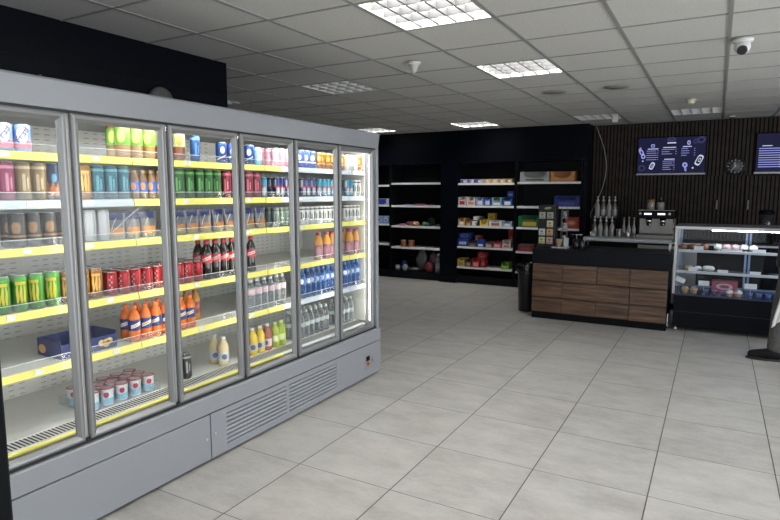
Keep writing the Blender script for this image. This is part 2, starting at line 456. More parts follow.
# sensors
t = thing('motion_sensor', 'small white cone shaped motion sensor on the ceiling grid above the fridge', 'sensor', (-2.143, 4.194, H-.002))
MB().lathe([(.03, -.022), (.05, -.018), (.055, 0)], 20).build('base', OFFW, t)
MB().lathe([(.004, -.085), (.018, -.075), (.036, -.028), (.04, -.02)], 18).build('lens', mat('sensor_lens', (.5, .5, .48), .3), t)
t = thing('smoke_detector', 'cream smoke detector on the ceiling in front of the menu screen', 'smoke detector', (-.315, 7.334, H-.002))
MB().lathe([(.05, -.012), (.06, -.008), (.06, 0)], 22).build('base', mat('cream_plastic', (.6, .56, .42), .45), t)
MB().lathe([(.02, -.05), (.042, -.045), (.046, -.02), (.05, -.011)], 22).build('head', mat('cream_plastic', (.6, .56, .42), .45), t)
t = thing('motion_sensor', 'tiny white sensor on the ceiling grid beside the hanging cable', 'sensor', (-1.241, 8.30, H-.002))
MB().box(-.045, .045, -.03, .03, -.012, 0).build('base', OFFW, t); MB().box(-.035, .035, -.025, .025, -.10, -.012, bev=.008).build('housing', OFFW, t)
t = thing('security_camera', 'tiny dark security camera hugging the slatted wall under the ceiling', 'camera', (.111, 9.2, H-.002))
MB().lathe([(.04, -.02), (.05, 0)], 18).build('base', OFFW, t); MB().lathe([(.005, -.062), (.025, -.052), (.034, -.02)], 18).build('lens', mat('camera_black', (.02, .02, .022), .25), t)
# cable
pts = []
for k in range(25):
    u = k/24; z = H-.0+(1.16-H)*u
    pts.append((-1.70+.19*math.sin(PI*min(1, u*1.05))+(-.03)*u, 9.535, z))
b = MB(); b.tube(pts, .006, 6)
tag(b.build('cable', mat('grey_cable', (.35, .34, .32), .5)), 'thin grey cable hanging in a bow from the ceiling down the slatted wall', 'cable')
# ------------------------------------------------------------------ the glass door fridge
FX = -2.503; FY0, FY1 = 1.0, 4.255
FR = thing('display_fridge', 'long grey upright fridge with six glass doors full of drinks', 'fridge', (0, 0, 0))
PX = .5235; DY0 = 1.060
SHELF_Z = [1.745, 1.535, 1.33, 1.05, .785]
BASE_Z = .455
SX = -2.612                      # front lip of the shelves
b = MB()
b.box(-3.42, -3.30, FY0, FY1, .03, 2.0)                                 # back
b.box(-3.42, -2.515, FY0, FY0+.04, .03, 1.95); b.build('cabinet', GREY, FR)
e = MB(); e.box(-3.41, -2.505, FY1-.035, FY1, .02, 1.935, bev=.004); e.build('end_panel', GREY, FR)
b = MB(); b.box(-3.30, -3.285, FY0+.04, FY1-.035, BASE_Z-.01, 1.93); b.build('back_panel', PERF, FR)
b = MB(); b.box(-3.285, -2.62, FY1-.045, FY1-.0351, BASE_Z, 1.92); b.build('inner_side', CREAM, FR)
# base
b = MB()
b.box(-3.41, -2.515, FY0, FY1-.036, .03, .400)
b.prism([(-2.70, .40), (-2.497, .40), (-2.490, .393), (-2.490, .297), (-2.503, .292), (-2.70, .292)], 'y', FY0, FY1)
b.build('base', GREY, FR)
MB().box(-3.38, -2.53, FY0+.01, FY1-.02, 0, .03).build('plinth', BLACK, FR)
MB().box(-2.60, -2.512, FY0, FY1-.04, .3995, .4125).build('seal', RUBBER, FR)
SEAM = 2.302
def lock(y, z, par):
    MB().lathe([(.009, 0), (.009, .004), (.006, .006)], 14, M=Matrix.Translation((-2.4915, y, z)) @ Matrix.Rotation(PI/2, 4, 'Y')).build('lock', STEEL, par)
p1 = MB().box(-2.514, -2.492, FY0, SEAM-.003, .018, .288, bev=.003).build('kick_panel', GREY, FR); lock(SEAM-.035, .15, p1)
pn = MB()
GR = [(2.425, 2.985), (3.012, 3.592)]; gz0, gz1 = .045, .255
ys = [SEAM+.003, 2.425, 2.985, 3.012, 3.592, FY1]
for k in (0, 2, 4): pn.box(-2.514, -2.492, ys[k], ys[k+1], .018, .288)
for a, c in GR: pn.box(-2.514, -2.492, a, c, .018, gz0).box(-2.514, -2.492, a, c, gz1, .288)
p2 = pn.build('kick_panel', GREY, FR); lock(SEAM+.03, .16, p2)
for a, c in GR:
    g = MB(); n = 8; st = (gz1-gz0)/n
    for k in range(n):
        z = gz0+k*st
        g.prism([(-2.492, z+.002), (-2.490, z+.002), (-2.492, z+st*.62), (-2.510, z+st*.95), (-2.512, z+st*.95), (-2.496, z+st*.55)], 'y', a, c)
    g.box(-2.5145, -2.513, a, c, gz0, gz1, 1)
    g.build('vent_grille', [GREY, BLACK], FR)
sw_ = MB().box(-2.492, -2.488, 4.0, 4.085, .10, .205, bev=.002).build('switch_plate', mat('switch_steel', (.35, .35, .36), .4, .6), FR)
MB().box(-2.4885, -2.4865, 4.015, 4.07, .155, .195).build('display', BLACK, sw_)
MB().box(-2.4885, -2.480, 4.03, 4.055, .115, .145, bev=.003).build('rocker', emit('switch_amber', (.6, .12, .03), .25), sw_)
MB().box(-2.491, -2.483, 4.11, 4.125, .135, .165).build('latch', STEEL, sw_)
# canopy
b = MB(); b.prism([(-3.42, 1.93), (-2.56, 1.93), (-2.518, 1.925), (-2.512, 1.932), (-2.497, 2.046), (-2.507, 2.056), (-2.60, 2.058), (-3.42, 2.058)], 'y', FY0, FY1+.004)
b.build('canopy', GREY, FR)
MB().box(-2.58, -2.512, FY0, FY1-.04, 1.918, 1.9295).build('seal', RUBBER, FR)
# mullions with lamps, plus added fill tubes on the hidden side
for k in range(7):
    y = DY0-.013+PX*k
    m = MB().box(-2.545, -2.534, y-.018, y+.018, .42, 1.93).build('mullion', mat('mullion_white', (.6, .6, .58), .4), FR)
    if k in (2, 4, 6):
        MB().box(-2.552, -2.5455, y-.017, y-.006, .47, 1.86, bev=.002).build('lamp_or_fill_tube', emit('fridge_lamp', (1, .95, .82), 14.0), m)
    elif k < 6:
        MB().box(-2.556, -2.5455, y+.004, y+.017, .47, 1.75, bev=.002).build('lamp_or_fill_tube', emit('fridge_fill_glow', (1, .97, .90), 11.0), m)  # no real lamp: unseen glowing tube added to brighten the lower shelves
MB().box(-2.592, -2.574, FY0+.05, FY1-.05, 1.896, 1.911, bev=.003).build('lamp_or_fill_tube', emit('fridge_top_lamp', (1, .97, .90), 20.0), FR)
# shelves in lengths
SEG = [(1.045, 1.955), (1.960, 2.955), (2.960, 3.955), (3.960, 4.205)]
LIP_W = mat('white_price_strip', (.60, .66, .72), .35)
TAGM = mat('paper_white', (.78, .78, .76), .6)
random.seed(3)
def yellow(si, y):
    if si == 0: return y < 3.0
    if si == 1: return 1.957 < y < 3.0
    if si == 4: return y < 3.0
    return True
for si, z in enumerate(SHELF_Z):
    for a, c in SEG:
        s = MB().box(-3.284, SX-.004, a, c, z-.022, z).build('shelf', CREAM, FR)
        cuts = [a] + ([3.12] if a < 3.12 < c and si in (0, 1, 4) else []) + [c]
        for y0, y1 in zip(cuts, cuts[1:]):
            ym = y0+.02
            st_ = MB().prism([(SX-.004, z), (SX, z), (SX+.006, z-.033), (SX+.002, z-.037), (SX-.004, z-.034)], 'y', y0+.001, y1-.001)
            st_.build('price_strip', YELLOW if yellow(si, ym) else LIP_W, s)
        rb = MB().box(SX-.008, SX-.006, a+.002, c-.002, z, z+.034, 0).box(SX-.0082, SX-.0058, a+.002, c-.002, z+.034, z+.0365, 1)
        rb.build('front_riser', [CLEAR, mat('riser_edge', (.7, .72, .72), .3)], s)
        for t in range(2 if c-a > .5 else 1):
            y = a+(c-a)*(.33+.4*t)+random.uniform(-.05, .1)
            MB().box(SX+.004, SX+.008, y, y+.035, z-.026, z-.004).build('price_tag', TAGM, s)
# bottom deck with its air grille
d = MB().box(-3.284, -2.70, FY0+.041, FY1-.046, BASE_Z-.03, BASE_Z).build('deck', CREAM, FR)
g = MB(); y = FY0+.06
while y < 4.2:
    g.add([(-2.695, y, BASE_Z-.001), (-2.695, y+.009, BASE_Z-.001), (-2.632, y+.021, BASE_Z-.013), (-2.632, y+.012, BASE_Z-.013)], [(0, 1, 2, 3)], 0); y += .0185
g.add([(-2.70, FY0+.05, BASE_Z-.002), (-2.70, 4.205, BASE_Z-.002), (-2.625, 4.205, BASE_Z-.0155), (-2.625, FY0+.05, BASE_Z-.0155)], [(3, 2, 1, 0)], 1)
g.add([(-2.625, FY0+.05, BASE_Z-.0155), (-2.625, 4.205, BASE_Z-.0155), (-2.625, 4.205, BASE_Z-.05), (-2.625, FY0+.05, BASE_Z-.05)], [(0, 1, 2, 3)], 1)
g.build('air_grille', [mat('grille_slot', (.02, .02, .02), .6), CREAM], FR)
for a, c, m in ((1.05, 3.11, YELLOW), (3.12, 4.205, LIP_W)):
    MB().prism([(-2.622, BASE_Z-.017), (-2.612, BASE_Z-.026), (-2.612, BASE_Z-.036), (-2.622, BASE_Z-.036)], 'y', a, c).build('price_strip', m, d)
# doors
DW = .4975; dz0, dz1 = .415, 1.918
def frame_profile(bm, a0, a1, c0, c1, w, x0, x1):
    """mitred door frame in the YZ plane with a rounded face"""
    prof = [(0, x0), (0, x1-.008), (.006, x1-.001), (.014, x1), (w-.016, x1-.002), (w-.004, x1-.014), (w, x1-.02), (w, x0)]
    n = len(prof)
    vs = []
    for (sy, sz) in ((0, 0), (1, 0), (1, 1), (0, 1)):
        for t, x in prof:
            vs.append((x, (a0+t) if sy == 0 else (a1-t), (c0+t) if sz == 0 else (c1-t)))
    fs = []
    for k in range(4):
        k2 = (k+1) % 4
        for i in range(n):
            i2 = (i+1) % n
            fs.append((k*n+i, k2*n+i, k2*n+i2, k*n+i2))
    bm.add(vs, fs, 0)
for k in range(6):
    y0 = DY0+PX*k; y1 = y0+DW
    fb = MB(); frame_profile(fb, y0, y1, dz0, dz1, .037, -2.524, -2.501)
    dr = fb.build('door', FRAME, FR)
    MB().box(-2.519, -2.515, y0+.036, y1-.036, dz0+.036, dz1-.036).build('glass_pane', PANE, dr)
    gk = MB()
    for a in (y0+.004, y1-.012): gk.box(-2.5325, -2.5242, a, a+.008, dz0, dz1)
    gk.build('gasket', RUBBER, dr)
    MB().box(-2.515, -2.504, y1+.002, y1+.018, dz0-.003, dz0+.012).build('hinge', RUBBER, dr)
    MB().box(-2.53, -2.508, y1-.01, y1+.012, dz1, dz1+.006).build('hinge', RUBBER, dr)
# things on top of the fridge and on the bulkhead behind
t = thing('wall_vent', 'round dark grey vent cover on the black bulkhead above the fridge', 'vent', (-3.474, 2.857, 2.20))
Mv = Matrix.Rotation(PI/2, 4, 'Y')
MB().lathe([(.105, -.004), (.105, .02), (.095, .032), (.07, .034)], 28, M=Mv).build('rim', mat('vent_grey', (.10, .10, .10), .5), t)
MB().lathe([(.001, .036), (.068, .034), (.07, .02)], 28, M=Mv).build('cover', mat('vent_cover_grey', (.15, .145, .135), .5), t)
b = MB(); b.box(-3.477, -3.47, 2.02, 2.028, 2.205, 2.25).box(-3.477, -3.455, 2.02, 2.16, 2.197, 2.205)
tag(b.build('wall_bracket', mat('bracket_grey', (.16, .16, .15), .35)), 'small grey L shaped bracket on the bulkhead above the second fridge door', 'bracket')
# ------------------------------------------------------------------ drinks in the fridge
ACC = {}
def C(*c): return mat('print_%s' % '_'.join('%03d' % int(x*1000) for x in c), c, .3, .0, .6)
def CM(*c):
    c = tuple(x*.62 for x in c); return mat('foil_%s' % '_'.join('%03d' % int(x*1000) for x in c), c, .28, .45, .6)
FACE = -.62        # printed fronts look out of the door, towards the entrance
def can(name, r, h, mats, decor=None):
    b = MB(); k = r-.004
    b.lathe([(r*.72, .004), (r*.8, 0), (r*.92, .006), (r, .014), (r, h-.016), (r*.95, h-.008), (r*.86, h-.002)], 20, 0, cap1=False)
    if decor: decor(b, r+.0004, h)
    o = b.build(name, mats)
    l = MB(); l.lathe([(r*.86, h-.002), (r*.87, h), (r*.82, h), (r*.8, h-.005)], 20, 0, cap0=False)
    l.box(-.008, .008, -.006, .012, h-.005, h-.003, 0)
    l.build('lid', ALU, o)
    return o
def claws(b, r, h):          # three ragged claw marks
    for k, (u, w) in enumerate(((-.0145, .0052), (0, .0052), (.0145, .0052))):
        for q in range(7):
            z = h*(.24+.07*q); d = .0012*math.sin(q*1.1+k*1.7); ww = w*(.55+.5*math.sin(.5+q*.42))
            b.wrap(r, lambda x, z=z: z, lambda x, z=z: z+h*.0705, u+d-ww, u+d+ww, 1, 2)
    b.wrap(r, lambda x: h*.74, lambda x: h*.83, -.0215, .0215, 1, 6)
def stripes(b, r, h):
    b.band(r, h*.30, h*.36, 1); b.oval(r, 0, h*.58, .019, h*.17, 1)
def halves(b, r, h):         # slim energy can: silver quarters and a red mark
    for q in (0, 1): b.wrap(r, lambda x: h*(.1 if q else .5), lambda x: h*(.5 if q else .9), -.03+.03*q, .03*q, 1, 6); 
    b.oval(r, 0, h*.52, .014, h*.07, 2)
def swirl(b, r, h):
    b.oval(r, .002, h*.62, .015, h*.17, 1); b.wrap(r, lambda x: h*.26+x*.5, lambda x: h*.31+x*.5, -.028, .028, 1, 8)
def script(b, r, h):         # upright curling brand script, twice round the can
    for u in (-.006, .05, -.06):
        for k in range(6):
            z = h*(.2+.11*k); d = .004 if k % 2 else -.004
            b.wrap(r, lambda x, z=z: z, lambda x, z=z: z+h*.085, u+d-.0035, u+d+.0035, 1, 2)
def plainband(b, r, h): b.band(r, h*.82, h*.9, 1); b.wrap(r, lambda x: h*.25, lambda x: h*.7, -.006, .006, 1, 3); b.wrap(r, lambda x: h*.3, lambda x: h*.6, .012, .02, 1, 3)
def drip(b, r, h):           # flavour picture under a dark top
    b.wrap(r, lambda x: h*.12, lambda x: h*(.42+.1*math.sin(x*260)), -.03, .03, 1, 14); b.oval(r, .012, h*.6, .011, h*.12, 2)
FRTXT = text_verts('Fristi', .036, .15)
def fristi(b, r, h):
    b.wrap(r, lambda x: h*.12, lambda x: h*(.36+.05*math.sin(x*90)), -PI*r, PI*r, 1, 24)
    for du in (-.05, .05): b.wrap(r+.0002, lambda x: h*.5, lambda x: h*.9, du-.01, du+.01, 4, 6)
    b.oval(r+.0003, 0, h*.60, .0265, h*.33, 3); b.oval(r+.0006, 0, h*.60, .0245, h*.30, 2)
    vs, fs = FRTXT; vv = []
    for x, y, z in vs:
        a = math.radians(55); u, w = x*math.cos(a)-y*math.sin(a), x*math.sin(a)+y*math.cos(a)
        u *= 1.0; t = u/r; vv.append(((r+.001)*math.cos(t), (r+.001)*math.sin(t), h*.60+w))
    b.add(vv, fs, 3)
def bottle(name, r, h, liquid, cap, label=None, lz=(.28, .6), neck=.42, capr=None, decor=None, shoulder=.70, clear=None, wave=0):
    """body of the drink, a label sleeve and a screw cap"""
    capr = capr or r*.46; nz = h*.9
    prof = [(r*.75, .0), (r*.95, .006), (r, .02), (r, h*lz[0])]
    if wave: prof += [(r*.93, h*(lz[0]+lz[1])/2)]
    prof += [(r, h*lz[1]), (r*.97, h*shoulder), (r*.72, h*(shoulder+.1)), (capr*.92, h*.885), (capr*.86, nz)]
    o = MB().lathe(prof, 18).build(name, liquid)
    MB().lathe([(capr, nz), (capr*1.03, nz+.002), (capr*1.03, h-.003), (capr*.92, h)], 16).build('cap', cap, o)
    if label:
        b = MB(); rr = r+.0007
        b.lathe([(rr, h*lz[0]+.002), (rr, h*lz[1]-.002)], 18, cap0=False, cap1=False)
        if decor: decor(b, rr+.0005, h, lz)
        b.build('label', label, o)
    return o
def dec_dot(b, r, h, lz): b.oval(r, 0, h*(lz[0]+lz[1])/2, r*.55, h*(lz[1]-lz[0])*.36, 1)
def dec_word(b, r, h, lz):
    z = h*(lz[0]+lz[1])/2
    b.wrap(r, lambda x: z-.009+x*.35, lambda x: z+.010+x*.35, -r*.8, r*.8, 1, 8)
    b.wrap(r+.0004, lambda x: z-.003+x*.35+.004*math.sin(x*500), lambda x: z+.003+x*.35+.004*math.sin(x*500), -r*.62, r*.62, 2, 14)
def dec_disc(b, r, h, lz): b.oval(r, 0, h*(lz[0]+lz[1])/2, r*.5, r*.5, 1)
def pouch(name, mats):
    """stand-up foil pouch: fat at the foot, flat sealed top"""
    b = MB(); w, h = .046, .135; rows = []; n = 10
    sec = [(0, .018, .9), (.02, .021, 1), (.06, .017, 1), (.10, .008, 1), (.118, .002, 1.02), (.135, .0016, 1.02)]
    for z, d, s in sec:
        row = []
        for k in range(2*n):
            if k < n: t = -1+2*k/(n-1); sg = 1
            else: t = 1-2*(k-n)/(n-1); sg = -1
            row.append((sg*max(.0012, d*math.sqrt(max(0, 1-t*t*.98))), t*w*s, z))
        rows.append(row)
    vs = [p for r_ in rows for p in r_]; fs = []; ms = []
    for i in range(len(rows)-1):
        for k in range(2*n):
            k2 = (k+1) % (2*n); fs.append((i*2*n+k, i*2*n+k2, (i+1)*2*n+k2, (i+1)*2*n+k))
    b.add(vs, fs, 0, True); b.add(rows[0], [tuple(range(2*n-1, -1, -1))]); b.add(rows[-1], [tuple(range(2*n))])
    for q, f in enumerate(fs):
        i, k = divmod(q, 2*n)
        if k < n-1: b.m[q] = [3, 2, 0, 1, 1][i] if 1 <= k <= n-3 else 0
    # fruit on the front
    for (yy, zz, rr, mi) in ((.012, .034, .014, 2), (-.012, .04, .016, 2), (-.002, .03, .012, 4)):
        b.add([(.0225-abs(yy+rr*math.cos(a))*.06, yy+rr*math.cos(a), zz+rr*.9*math.sin(a)) for a in [2*PI*k/12 for k in range(12)]], [tuple(range(12))], mi)
    o = b.build(name, mats)
    s = MB(); s.tube([(.012, -.03, .035), (.016, -.02, .075), (.008, .0, .105)], .0022, 6); s.build('straw', C(.7, .7, .7), o)
    return o

BLUE = C(.02, .06, .30); DKBLUE = C(.012, .02, .09); ORNG = C(.85, .26, .02); RED = C(.45, .015, .02); WHT = C(.78, .78, .76)
KIND = {}
def kind(key, o, r, desc, cat): KIND[key] = (o, r, desc, cat)
def K(key, r, h, mats, decor, desc): kind(key, can('drink_can', r, h, mats, decor), r, desc, 'can')
K('fristi', .033, .117, [C(.22, .36, .70), C(.75, .16, .22), WHT, C(.07, .05, .32), C(.12, .26, .62)], fristi, 'pink and blue can with a white oval')
K('magenta', .033, .165, [CM(.42, .05, .16), C(.6, .22, .3)], plainband, 'tall magenta can')
K('tan', .033, .165, [CM(.40, .27, .12), C(.55, .42, .25)], plainband, 'tall tan can')
K('navyor', .033, .165, [CM(.02, .05, .12), C(.5, .17, .05), C(.1, .3, .5)], drip, 'tall dark blue can with orange fruit')
K('blueor', .033, .165, [CM(.03, .17, .42), C(.55, .2, .06), C(.6, .3, .1)], drip, 'tall blue can with orange print')
K('orange', .033, .165, [CM(.62, .26, .03), C(.80, .48, .1)], claws, 'tall orange can')
K('teal', .033, .165, [CM(.02, .20, .29), C(.10, .36, .42)], plainband, 'tall teal can')
K('green', .033, .165, [CM(.03, .15, .03), C(.10, .32, .06)], plainband, 'tall dark green can')
K('crimson', .033, .165, [CM(.30, .02, .06), C(.5, .12, .16)], plainband, 'tall crimson can')
K('silver', .033, .155, [CM(.66, .67, .68), C(.45, .46, .48)], claws, 'tall silver can')
K('darkred', .033, .150, [C(.012, .009, .009), C(.26, .13, .04), C(.5, .03, .03)], stripes, 'black can with red and gold')
K('claw', .033, .160, [CM(.08, .42, .03), C(.62, .50, .03)], claws, 'green can with yellow claw marks')
K('amber', .033, .150, [CM(.48, .19, .02), C(.75, .42, .08)], claws, 'amber can')
K('red', .033, .120, [CM(.55, .015, .025), C(.5, .32, .32)], script, 'red can with white script')
K('bluecan', .033, .125, [CM(.03, .10, .42), WHT], swirl, 'blue can')
K('tallblue', .028, .150, [CM(.03, .14, .45), C(.10, .25, .6)], plainband, 'slim tall blue can')
K('bluewhite', .033, .125, [C(.06, .13, .55), WHT], stripes, 'blue and white can')
K('lightblue', .028, .115, [C(.25, .58, .75), WHT], plainband, 'light blue can')
K('pink', .028, .122, [C(.82, .36, .48), C(.85, .65, .68)], plainband, 'slim pink can')
K('orangecan', .030, .118, [CM(.80, .30, .04), C(.85, .55, .15)], swirl, 'orange can')
K('slim', .0262, .132, [CM(.03, .05, .28), CM(.55, .57, .60), C(.6, .03, .04)], halves, 'slim blue and silver energy can')
K('slimcyan', .0262, .132, [CM(.05, .38, .58), CM(.6, .62, .64), C(.6, .05, .05)], halves, 'slim cyan and silver can')
K('slimgreen', .0262, .132, [CM(.40, .45, .42), C(.05, .12, .07)], plainband, 'slim silver green can')
K('slimwhite', .0262, .132, [C(.62, .62, .60), C(.10, .10, .10)], plainband, 'slim white and black can')
K('pale', .030, .122, [C(.78, .78, .72), C(.6, .6, .5)], plainband, 'white can')
K('black', .033, .155, [C(.022, .022, .024), C(.35, .35, .35)], plainband, 'tall black can')
def B(key, r, desc, **kw): kind(key, bottle('drink_bottle', r, **kw), r, desc, 'bottle')
B('tea', .036, 'iced tea bottle with green label', h=.172, liquid=mat('amber_tea', (.36, .20, .05), .1, spec=.7), cap=C(.25, .5, .08), label=[C(.16, .42, .05), C(.55, .60, .15)], lz=(.36, .86), decor=dec_dot, shoulder=.88)
B('fruittea', .036, 'iced tea bottle with fruit label', h=.172, liquid=mat('red_tea', (.20, .045, .015), .1, spec=.7), cap=C(.16, .35, .06), label=[C(.35, .42, .2), C(.6, .25, .06)], lz=(.42, .86), decor=dec_dot, shoulder=.88)
B('choc', .024, 'small brown bottle with blue label', h=.15, liquid=mat('cocoa_milk', (.27, .15, .075), .2), cap=C(.5, .33, .18), label=[C(.05, .14, .5), C(.85, .35, .12)], lz=(.25, .62), decor=dec_dot)
B('cola', .032, 'dark cola bottle with red label', h=.232, liquid=mat('dark_cola', (.012, .007, .005), .07, spec=.8), cap=RED, label=[C(.50, .02, .02), C(.75, .7, .7), C(.5, .02, .02)], lz=(.42, .64), decor=dec_word, wave=1)
B('orangeade', .031, 'orange soda bottle with blue label', h=.19, liquid=mat('orange_soda', (.72, .15, .010), .1, spec=.7), cap=C(.75, .18, .02), label=[C(.012, .03, .16), WHT, C(.8, .3, .03)], lz=(.30, .62), decor=dec_word, wave=1)
B('tropic', .031, 'amber soda bottle with dark red label', h=.19, liquid=mat('amber_soda', (.55, .27, .03), .1, spec=.7), cap=C(.42, .10, .06), label=[C(.33, .03, .03), C(.6, .3, .1), RED], lz=(.22, .62), decor=dec_word, wave=1)
B('water', .030, 'clear water bottle', h=.215, liquid=clearplastic('clear_pet', (.33, .36, .38), .34), cap=C(.62, .64, .66), label=[clearplastic('clear_label', (.70, .66, .68), .5), C(.66, .40, .45)], lz=(.50, .72), decor=dec_dot, wave=1)
B('bluewater', .030, 'blue water bottle with white label', h=.215, liquid=clearplastic('blue_pet', (.035, .12, .36), .55), cap=C(.07, .2, .55), label=[C(.06, .17, .45), WHT], lz=(.46, .70), decor=dec_dot, wave=1)
B('greywater', .030, 'clear ribbed water bottle with pale label', h=.215, liquid=clearplastic('clear_pet', (.33, .36, .38), .34), cap=C(.55, .6, .58), label=[clearplastic('grey_label', (.68, .72, .71), .45), C(.5, .56, .56)], lz=(.40, .58), decor=dec_dot, wave=1)
B('juice', .034, 'pale lemonade bottle with disc label', h=.19, liquid=mat('pale_lemonade', (.72, .60, .36), .12), cap=C(.72, .72, .68), label=[C(.60, .64, .68), C(.12, .15, .24)], lz=(.15, .48), decor=dec_disc, shoulder=.66)
B('yellowjuice', .034, 'yellow juice bottle with disc label', h=.19, liquid=mat('yellow_juice', (.76, .55, .06), .12), cap=C(.78, .77, .7), label=[C(.55, .52, .42), C(.10, .13, .2)], lz=(.15, .45), decor=dec_disc, shoulder=.66)
B('redjuice', .034, 'red juice bottle with disc label', h=.19, liquid=mat('red_juice', (.36, .09, .06), .12), cap=C(.75, .72, .7), label=[C(.60, .50, .48), C(.12, .1, .12)], lz=(.15, .45), decor=dec_disc, shoulder=.66)
B('lime', .031, 'lime green drink bottle', h=.185, liquid=clearplastic('lime_drink', (.46, .60, .06), .6), cap=C(.6, .7, .3), label=[C(.60, .72, .16), C(.7, .75, .6)], lz=(.22, .5), decor=dec_dot)
B('passion', .034, 'peach juice bottle with purple label', h=.21, liquid=mat('peach_juice', (.60, .28, .06), .12), cap=C(.40, .03, .05), label=[C(.26, .10, .15), C(.52, .24, .26)], lz=(.06, .55), decor=dec_dot, capr=.019)
kind('pouch', pouch('drink_pouch', [CM(.30, .31, .34), C(.012, .025, .13), C(.62, .25, .04), C(.25, .22, .14), C(.65, .42, .10)]), .047, 'blue foil pouch with orange fruit', 'pouch')
kind('pouchgreen', pouch('drink_pouch', [CM(.24, .25, .28), C(.012, .022, .11), C(.42, .15, .03), C(.26, .22, .05), C(.36, .36, .05)]), .047, 'blue foil pouch with yellow fruit', 'pouch')
# yogurt pot
def pot():
    b = MB(); r, h = .034, .088
    b.lathe([(r*.80, 0), (r*.84, .004), (r*.98, h-.006), (r*1.03, h-.004), (r*1.03, h)], 20)
    b.wrap(r*.905, lambda x: h*.08, lambda x: h*(.5+.09*math.sin(x*120)), -PI*r*.9, PI*r*.9, 1, 24)
    b.oval(r*.955, 0, h*.66, .014, h*.17, 2); b.oval(r*.98, .066, h*.66, .014, h*.17, 2)
    o = b.build('yogurt_cup', [C(.74, .77, .79), C(.30, .56, .70), C(.42, .04, .07)])
    MB().lathe([(r*1.045, h-.001), (r*1.045, h+.002), (r*.9, h+.0025)], 20, mats=[0, 0]).lathe([(0, h+.0028), (r*.8, h+.0028)], 16, 1, cap0=False, cap1=False).build('lid', [C(.45, .10, .13), C(.62, .42, .44)], o)
    return o
kind('pot', pot(), .036, 'white and blue yogurt cup with a red lid', 'cup')

ORD = ['first', 'second', 'third', 'fourth', 'fifth', 'sixth', 'seventh', 'eighth', 'ninth', 'tenth', 'eleventh', 'twelfth', 'thirteenth', 'fourteenth', 'fifteenth', 'sixteenth', 'seventeenth', 'eighteenth', 'nineteenth', 'twentieth']
SH = {1: 'top shelf', 2: 'second shelf', 3: 'third shelf', 4: 'fourth shelf', 5: 'fifth shelf', 6: 'fridge floor'}
USED = set(); COUNT = {}
FRONTX = -2.655
def place(key, x, y, z, rz, label, group):
    o, r, desc, cat = KIND[key]
    if key not in USED: USED.add(key); c = o
    else: c = dup(o)
    c.location = (x, y, z+.0008); c.rotation_euler = (0, 0, rz)
    tag(c, label, cat, group); return c
def door_of(y, x): return max(1, min(6, int((y*2.52/abs(x)-1.047)/PX)+1))
def row(si, items, depth=3):
    """items: (kind, y) from the entrance end; pushed apart so that they stand side by side"""
    z = SHELF_Z[si-1] if si < 6 else BASE_Z
    items = sorted(items, key=lambda t: t[1]); ys = []
    for k, (key, y, *rest) in enumerate(items):
        r = KIND[key][1]
        if ys:
            lim = ys[-1]+KIND[items[k-1][0]][1]+r+.0025
            y = max(y, lim)
        ys.append(y)
    for (key, y0, *rest), y in zip(items, ys):
        r = KIND[key][1]
        if y+r > 4.203: continue
        dep = rest[0] if rest else depth
        x = FRONTX+ (.033-r) - (.075 if si == 6 else 0) - random.uniform(0, .004)
        desc = KIND[key][2]; cat = KIND[key][3]
        for q in range(dep):
            xx = x-q*(2*r+.003 if cat != 'pouch' else .05)
            d = door_of(y, x); kk = (si, d, key, q); COUNT[kk] = COUNT.get(kk, 0)+1
            where = '' if q == 0 else (' of second row' if q == 1 else ' of third row')
            lab = '%s %s%s, %s, %s door' % (ORD[COUNT[kk]-1], desc, where, SH[si], ORD[d-1])
            rz = -math.atan2(y, 2.65)+(0 if key == 'fristi' else random.uniform(-.3, .3)) if cat != 'pouch' else random.uniform(-.22, .12)-.1
            yy = y+ (random.uniform(-.0008, .0008) if q else 0)
            place(key, xx, yy, z, rz, lab, '%s on the %s' % (re_plural(desc), SH[si]))
def re_plural(d): 
    w = d.split(' with ')[0]
    return {'h': w+'es'}.get(w[-1], w+'s')
def run(key, y0, n, gap=.004, depth=3):
    r = KIND[key][1]; return [(key, y0+k*(2*r+gap), depth) for k in range(n)]

row(1, [('fristi', 1.375, 1), ('fristi', 1.452, 1)] + [('tea', 1.945, 2), ('tea', 2.02, 2), ('tea', 2.097, 2), ('fruittea', 2.172, 2), ('fruittea', 2.30, 1), ('tallblue', 2.408, 1), ('bluecan', 2.62, 1), ('bluewhite', 2.712, 2), ('bluecan', 2.865, 1), ('lightblue', 2.93, 1)]
    + run('pink', 3.115, 4) + run('bluewhite', 3.39, 3, .002) + run('orangecan', 3.60, 6, .002) + run('pale', 3.98, 3, .002) + [('orangecan', 4.165, 2)])
for q, (yy, xx) in enumerate(((1.415, -2.73), (1.335, -2.72))):
    place('fristi', xx, yy, SHELF_Z[0], FACE-.2*q, 'pink and blue can with white oval, standing behind, %s from the door edge, top shelf' % ('nearer' if q == 0 else 'farther'), 'pink and blue cans on the top shelf')
row(2, [('magenta', 1.30), ('magenta', 1.369), ('tan', 1.438), ('tan', 1.507), ('navyor', 1.576), ('blueor', 1.65, 1), ('orange', 1.722, 2)] + run('teal', 1.79, 3) + run('choc', 1.992, 4, .003)
    + run('green', 2.285, 5, .004) + run('crimson', 2.645, 2) + run('crimson', 2.845, 2, .003, 1) + [('slimcyan', 2.98, 1)] + run('slim', 3.115, 4, .003) + run('slim', 3.40, 3, .006) + run('slimcyan', 3.60, 4, .006) + run('slimwhite', 3.84, 1) + run('slimcyan', 3.98, 2) + run('slimwhite', 4.10, 2), 2)
